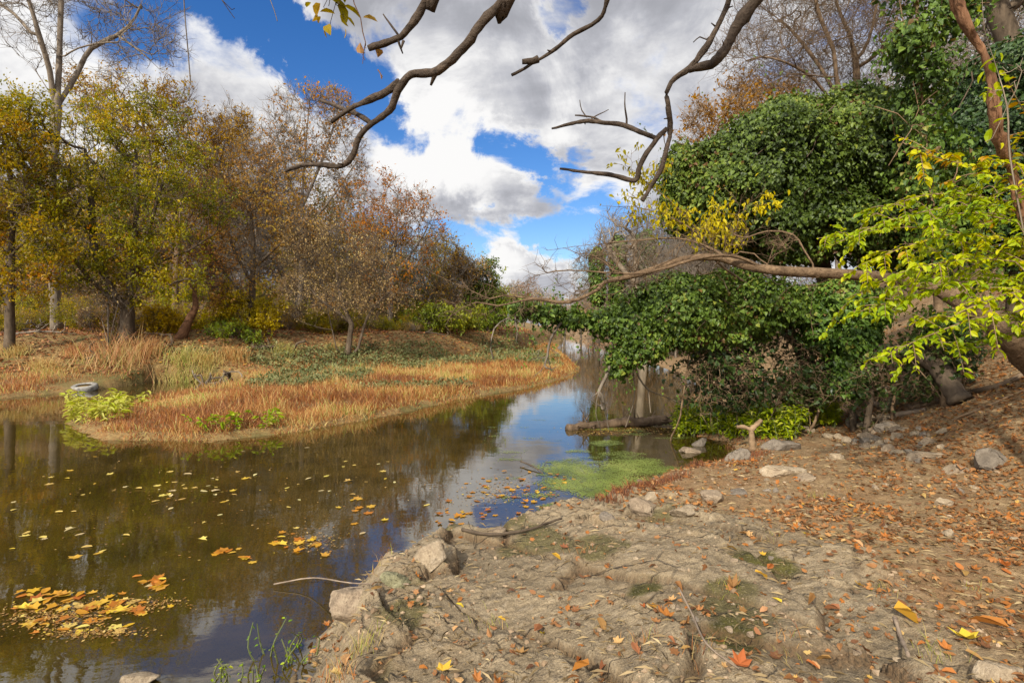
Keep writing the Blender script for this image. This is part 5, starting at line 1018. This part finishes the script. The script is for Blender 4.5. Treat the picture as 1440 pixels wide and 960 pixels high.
mb = MB(); leaves(mb, q3, np.stack([np.cos(a_), np.sin(a_), a_ * 0], 1), np.tile([0, 0, 1.0], (n, 1)), L, L * .95, np.clip(.5 + (fbm(q3 * 3, 3, 102) - .5) * 1.2 + rng.normal(size=n) * .12, 0, 1), curl=.02); tag(mb.build('duckweed', MAT['duckweed_green']), 'green duckweed film floating in the still inlet', 'duckweed', kind='stuff')
# small weed film among the left raft
# ------------------------------------------------------------------ leaf litter, twigs, grass tufts on the near bank
rng = RNG(940); x, y = scatter(rng, 210000, 1.5, 22, -40, 50); z, rk_, d, rt, e_, s_ = ground(x, y, True); q3 = np.stack([x, y, z], 1)
pn = fbm(q3 * [1.4, 1.4, 0], 3, 111); dens = (.08 + .35 * ss(.45, .62, pn)) * (1 - .85 * rk_) + 1.0 * ss(-.6, 1.0, s_) + .35 * ss(.5, .05, d) * ss(5, 7, y)
ok = (rt > .5) & (d > -.02) & (rng.random(len(x)) < dens); q3 = q3[ok]; n = len(q3); L = rng.uniform(.014, .055, n) * (1 + .03 * q3[:, 1]); q3[:, 2] += .012
tone = np.clip(rng.beta(2, 2.4, n), 0, 1); mb = MB(); kd = rng.random(n)
for kk, lo, hi in (('oval', 0, .52), ('maple', .52, .90), ('lance', .90, 1)):
    s = (kd >= lo) & (kd < hi); m_ = s.sum(); leaves(mb, q3[s], rng.standard_normal((m_, 3)) * [1, 1, .25], np.array([0, 0, 1.0]) + rng.standard_normal((m_, 3)) * .45, L[s] * (1.2 if kk == 'maple' else 1), L[s] * (.9 if kk == 'maple' else .55), tone[s], kk, rng.uniform(-1.5, 2.2, m_))
tag(mb.build('leaf_litter', MAT['leaf_litter']), 'brown and orange fallen leaves littering the near bank and hillside', 'leaf litter', kind='stuff')
# rubble and grit on the ledge and path
x, y = scatter(rng, 20000, 1.5, 11, -40, 48); z, rk_, d, rt, e_, s_ = ground(x, y, True); pn = fbm(np.stack([x, y, x * 0], 1) * 1.7, 3, 117)
ok = (rt > .5) & (d > .02) & (s_ < 1.5) & (rng.random(len(x)) < (.10 + .9 * ss(.48, .62, pn)) * (1 - .55 * rk_)); x, y, z = x[ok], y[ok], z[ok]; n = len(x)
_bm = bmesh.new(); bmesh.ops.create_icosphere(_bm, subdivisions=1, radius=1); tv = np.array([v.co[:] for v in _bm.verts]); tf = np.array([[v.index for v in f.verts] for f in _bm.faces]); _bm.free()
sz = .004 + .013 * rng.random(n) ** 3 + .0006 * np.hypot(x, y); v = tv[None] * (1 + .28 * rng.standard_normal((n, len(tv), 1))) * (sz[:, None] * rng.uniform(.6, 1.4, (n, 3)) * [1, 1, .65])[:, None, :] + np.stack([x, y, z + sz * .15], 1)[:, None, :]
mb = MB(); mb.add(v.reshape(-1, 3), None, (tf[None] + (np.arange(n) * len(tv))[:, None, None]).reshape(-1, 3), np.repeat(np.clip(rng.normal(.55, .22, n), 0, 1), len(tv)))
tag(mb.build('gravel', MAT['grit']), 'grit and small broken stone strewn over the ledge and path', 'gravel', kind='stuff')
x, y = scatter(rng, 42000, 1.5, 16, -42, 50); z, rk_, d, rt, e_, s_ = ground(x, y, True); pn = fbm(np.stack([x, y, x * 0], 1) * 1.1, 3, 113); ok = (rt > .5) & (d > 0) & (rng.random(len(x)) < (1 - .8 * rk_) * (.3 + ss(.4, .6, pn))); x, y, z = x[ok], y[ok], z[ok]; n = len(x); a_ = rng.random(n) * 3.14; ln = rng.uniform(.02, .09, n)
dv = np.stack([np.cos(a_), np.sin(a_), rng.normal(size=n) * .15], 1); mb = MB(); c_ = np.stack([x, y, z + .012], 1); leaves(mb, c_, dv, np.array([0, 0, 1.0]) + rng.standard_normal((n, 3)) * .3, ln, .003 + .002 * rng.random(n), np.clip(rng.normal(.5, .25, n), 0, 1)); tag(mb.build('twig_debris', MAT['dry_twig']), 'dry pine straw and twig bits strewn on the near bank', 'debris', kind='stuff')
mb = MB()
for k, (px, py, n, hh) in enumerate([(505, 920, 60, .12), (530, 800, 25, .07), (1020, 830, 30, .06), (1110, 905, 30, .07), (1325, 925, 30, .08), (820, 775, 20, .06), (1240, 830, 20, .05), (995, 905, 40, .07), (1380, 830, 20, .05), (900, 905, 40, .06), (690, 880, 30, .06), (480, 955, 50, .1), (1150, 700, 30, .06), (1190, 690, 30, .06), (1085, 755, 30, .05)]):
    h = hit(px, py); p = h + rng.standard_normal((n, 3)) * [.05, .04, 0]; p[:, 2] = ground(p[:, 0], p[:, 1]) - .005; la = rng.random(n) * 6.28; blades(mb, p, hh * (.5 + rng.random(n)), np.full(n, .0018), np.stack([np.cos(la), np.sin(la), la * 0], 1) * .7, np.clip(.9 + rng.normal(size=n) * .2 - (.3 if k % 2 else 0), 0, 1))
tag(mb.build('grass_tufts', MAT['straw']), 'sparse short grass blades in the cracks of the rock ledge', 'grass', kind='stuff')

# ------------------------------------------------------------------ single fallen leaves and floating leaves
def leafproto(kind, L, W, curl, nm):
    me_l = MB(); rng = RNG(int(L * 1000) + len(kind)); leaves(me_l, np.array([[0, -L * .45, 0.0]]), np.array([[0, 1.0, 0]]), np.array([[0, 0, 1.0]]), L, W, .5, kind, curl); return me_l
_lp = {}
def one_leaf(name, pos, kind, size, tone, curl, rz, tilt, label, cat, group):
    """each leaf shares one of a few meshes; its tone comes from the mesh"""
    vr = int(abs(pos[0] * 7919 + pos[1] * 104729) % 4); key = (name, kind, round(tone * 6), round(curl * 3), vr)
    if key not in _lp:
        m_ = MB(); leaves(m_, np.array([[-.45, 0, 0.0]]), np.array([[1.0, 0, 0]]), np.array([[0, 0, 1.0]]), 1.0, .95 if kind == 'maple' else .5, round(tone * 6) / 6, kind, round(curl * 3) / 3); m_.v[0][:, 2] += .004
        v_ = m_.v[0]; rj = RNG(vr + 7); v_ = v_ * (1 + rj.normal(size=(len(v_), 1)) * .13) * np.array([1, rj.uniform(.75, 1.1), 1]) + np.stack([v_[:, 1] * rj.normal() * .2, v_[:, 0] ** 2 * rj.normal() * .35, np.abs(v_[:, 1]) * rj.uniform(-.1, .35)], 1); v_ = v_ - np.array([0, 0, v_[:, 2].min()]); m_.v[0] = v_; _lp[key] = m_.build(name, MAT['leaf_float' if name == 'floating_leaf' else 'leaf_litter']); ob = _lp[key]
    else: ob = _lp[key].copy(); col.objects.link(ob)
    ob.location = tuple(pos); ob.rotation_euler = (tilt * math.sin(rz * 3), tilt * math.cos(rz * 5), rz); ob.scale = (size,) * 3; return tag(ob, label, cat, group)
rng = RNG(950)
FL = [('yellow-orange leaf floating in the drift of leaves at the lower left', 'leaves drifting at the lower left', [(75, 850, 60, 16, 24), (150, 845, 70, 14, 26), (215, 822, 26, 9, 16), (40, 880, 50, 10, 10), (130, 885, 40, 14, 8)], (.1, .95), .155, .6),
      ('pale leaf floating singly on the brown open water', 'pale leaves on the open water', [(260, 690, 220, 42, 62), (90, 760, 90, 30, 12), (520, 680, 60, 30, 14)], (.7, 1.0), .15, .3),
      ('orange leaf floating on the mid-stream between pale leaves and ledge', 'orange leaves in mid-stream', [(320, 775, 30, 10, 10), (420, 765, 40, 14, 16), (500, 715, 30, 16, 10), (200, 860, 60, 20, 10)], (.2, .7), .17, .8),
      ('brown-orange leaf floating in the scatter of leaves off the duckweed', 'leaves between ledge and duckweed', [(720, 690, 62, 22, 46), (650, 730, 34, 18, 24), (790, 672, 34, 6, 16), (640, 745, 20, 8, 10)], (.0, .6), .13, .7),
      ('orange leaf floating tight against the rock ledge', 'leaves against the ledge', [(700, 775, 50, 14, 26), (740, 740, 30, 12, 14), (580, 785, 14, 8, 6)], (.1, .7), .13, .8),
      ('yellow or russet leaf floating on the blue water near the bottom edge', 'leaves on the blue water below', [(370, 870, 40, 30, 12), (280, 925, 20, 10, 7), (420, 890, 30, 20, 10)], (.1, .9), .14, .8)]
nfl = 0
for lb, gp, cells, (t0, t1), sz, pm in FL:
    for (cx, cy_, rx, ry, n) in cells:
        for k in range(n):
            px, py = rng.normal(cx, rx * .6), rng.normal(cy_, ry * .6)
            if not (0 < px < 1400 and 560 < py < 955): continue
            x, y = Gp(px, py)
            if wdist(np.array([x]), np.array([y]))[0] > -.02 or nfl >= 296: continue
            nfl += 1; kd = 'maple' if rng.random() < pm else 'oval'
            one_leaf('floating_leaf', (x, y, .004 + .002 * rng.random()), kd, sz * rng.uniform(.35, .85), rng.uniform(t0, t1), rng.uniform(-.1, .5), rng.random() * 6.28, .02, lb, 'leaf', gp)
HL = [(1270, 878, .17, 'lance', 1.0, 'largest pale yellow leaf lying beside the short grey stick'), (1362, 903, .13, 'maple', .95, 'yellow-brown lobed leaf near the bottom right slab'), (1040, 937, .10, 'maple', .6, 'curled red-brown leaf on the lower ledge near the curved stem'), (1208, 826, .06, 'maple', 1.0, 'small yellow leaf on the mossy rock'),
      (1135, 755, .06, 'maple', .95, 'yellow leaf at the top of the mossy rock'), (938, 870, .10, 'maple', .65, 'orange leaf in the crack of the middle ledge'), (1350, 665, .16, 'oval', .9, 'pale tan upright leaf left of the bluish boulder'), (1415, 800, .09, 'maple', .6, 'orange-brown leaf on the bare dirt at the right edge'), (763, 898, .07, 'oval', 1.0, 'lone yellow leaf on the bare face of the ledge'),
      (645, 858, .06, 'oval', .95, 'tiny pale yellow leaf on the ledge left of centre'), (820, 950, .10, 'lance', .6, 'orange-brown leaf standing in the lower ledge crack'), (1172, 865, .09, 'lance', .55, 'rolled copper leaf left of the largest yellow leaf'), (1390, 885, .18, 'lance', .6, 'long curled brown leaf above the lobed leaf')]
for px, py, L, kd, tn, lb in HL:
    h = hit(px, py); one_leaf('fallen_leaf', h + [0, 0, .01], kd, L, tn, 1.2 + rng.random() * .6, rng.random() * 6.28, .25, lb, 'leaf', None)
for k in range(90):
    px, py = rng.uniform(470, 1435), rng.uniform(690, 955)
    h = hit(px, py)
    if h[2] < .1: continue
    one_leaf('fallen_leaf', h + [0, 0, .008], ['maple', 'oval', 'lance'][rng.integers(3)], rng.uniform(.04, .10), rng.uniform(.3, 1), rng.uniform(.3, 1.8), rng.random() * 6.28, .3, 'dry fallen leaf lying loose on the ledge or dirt path', 'leaf', 'loose leaves on the ledge and path')
rng = RNG(955); mb = MB(); q = []
for cx, cy_, rx, ry, n in [(75, 868, 70, 16, 900), (190, 850, 60, 9, 500), (120, 890, 60, 8, 500), (720, 692, 80, 20, 600), (700, 772, 60, 10, 700), (440, 762, 40, 14, 300), (800, 735, 60, 18, 500), (260, 700, 260, 60, 350), (890, 604, 70, 5, 900), (835, 606, 26, 6, 300)]:
    px, py = rng.normal(cx, rx * .6, n), rng.normal(cy_, ry * .6, n); ok = py > 570; Y = EYE * F / (py[ok] - HZ); q.append(np.stack([(px[ok] - 720) / F * Y, Y, np.full(len(Y), .007)], 1))
q = np.concatenate(q); q = q[wdist(q[:, 0], q[:, 1]) < 0]; n = len(q); L = rng.uniform(.006, .03, n) * (.5 + q[:, 1] * .12); leaves(mb, q, rng.standard_normal((n, 3)) * [1, 1, .05], np.array([0, 0, 1.0]) + rng.standard_normal((n, 3)) * .1, L, L * rng.uniform(.2, .8, n), rng.random(n), 'diamond', .1)
tag(mb.build('floating_debris', MAT['leaf_litter']), 'scum of leaf crumbs and seeds between the floating leaves', 'debris', kind='stuff')
# thin water plants by the lower left of the ledge
rng = RNG(960)
for k, (px, py, hpx) in enumerate([(312, 955, 50), (330, 960, 45), (360, 925, 60), (398, 940, 40), (412, 915, 45), (435, 925, 40), (380, 958, 40)]):
    x, y = Gp(px, py); s0 = np.array([x, y, -.03]); o = thing('water_weed', s0, 'thin upright green weed standing in the shallows below the ledge corner', 'plant', 'weeds in the shallows'); a_, b_ = MB(), MB()
    for m in range(3): herb(rng, a_, b_, s0 + rng.standard_normal(3) * [.04, .04, 0], hpx / F * y * rng.uniform(.6, 1.0), .026, 4, .22, tn=.45, wl=.6)
    a_.build('stems', MAT['mat_cover'], o, False, s0); b_.build('foliage', MAT['leaf_nettle'], o, False, s0)
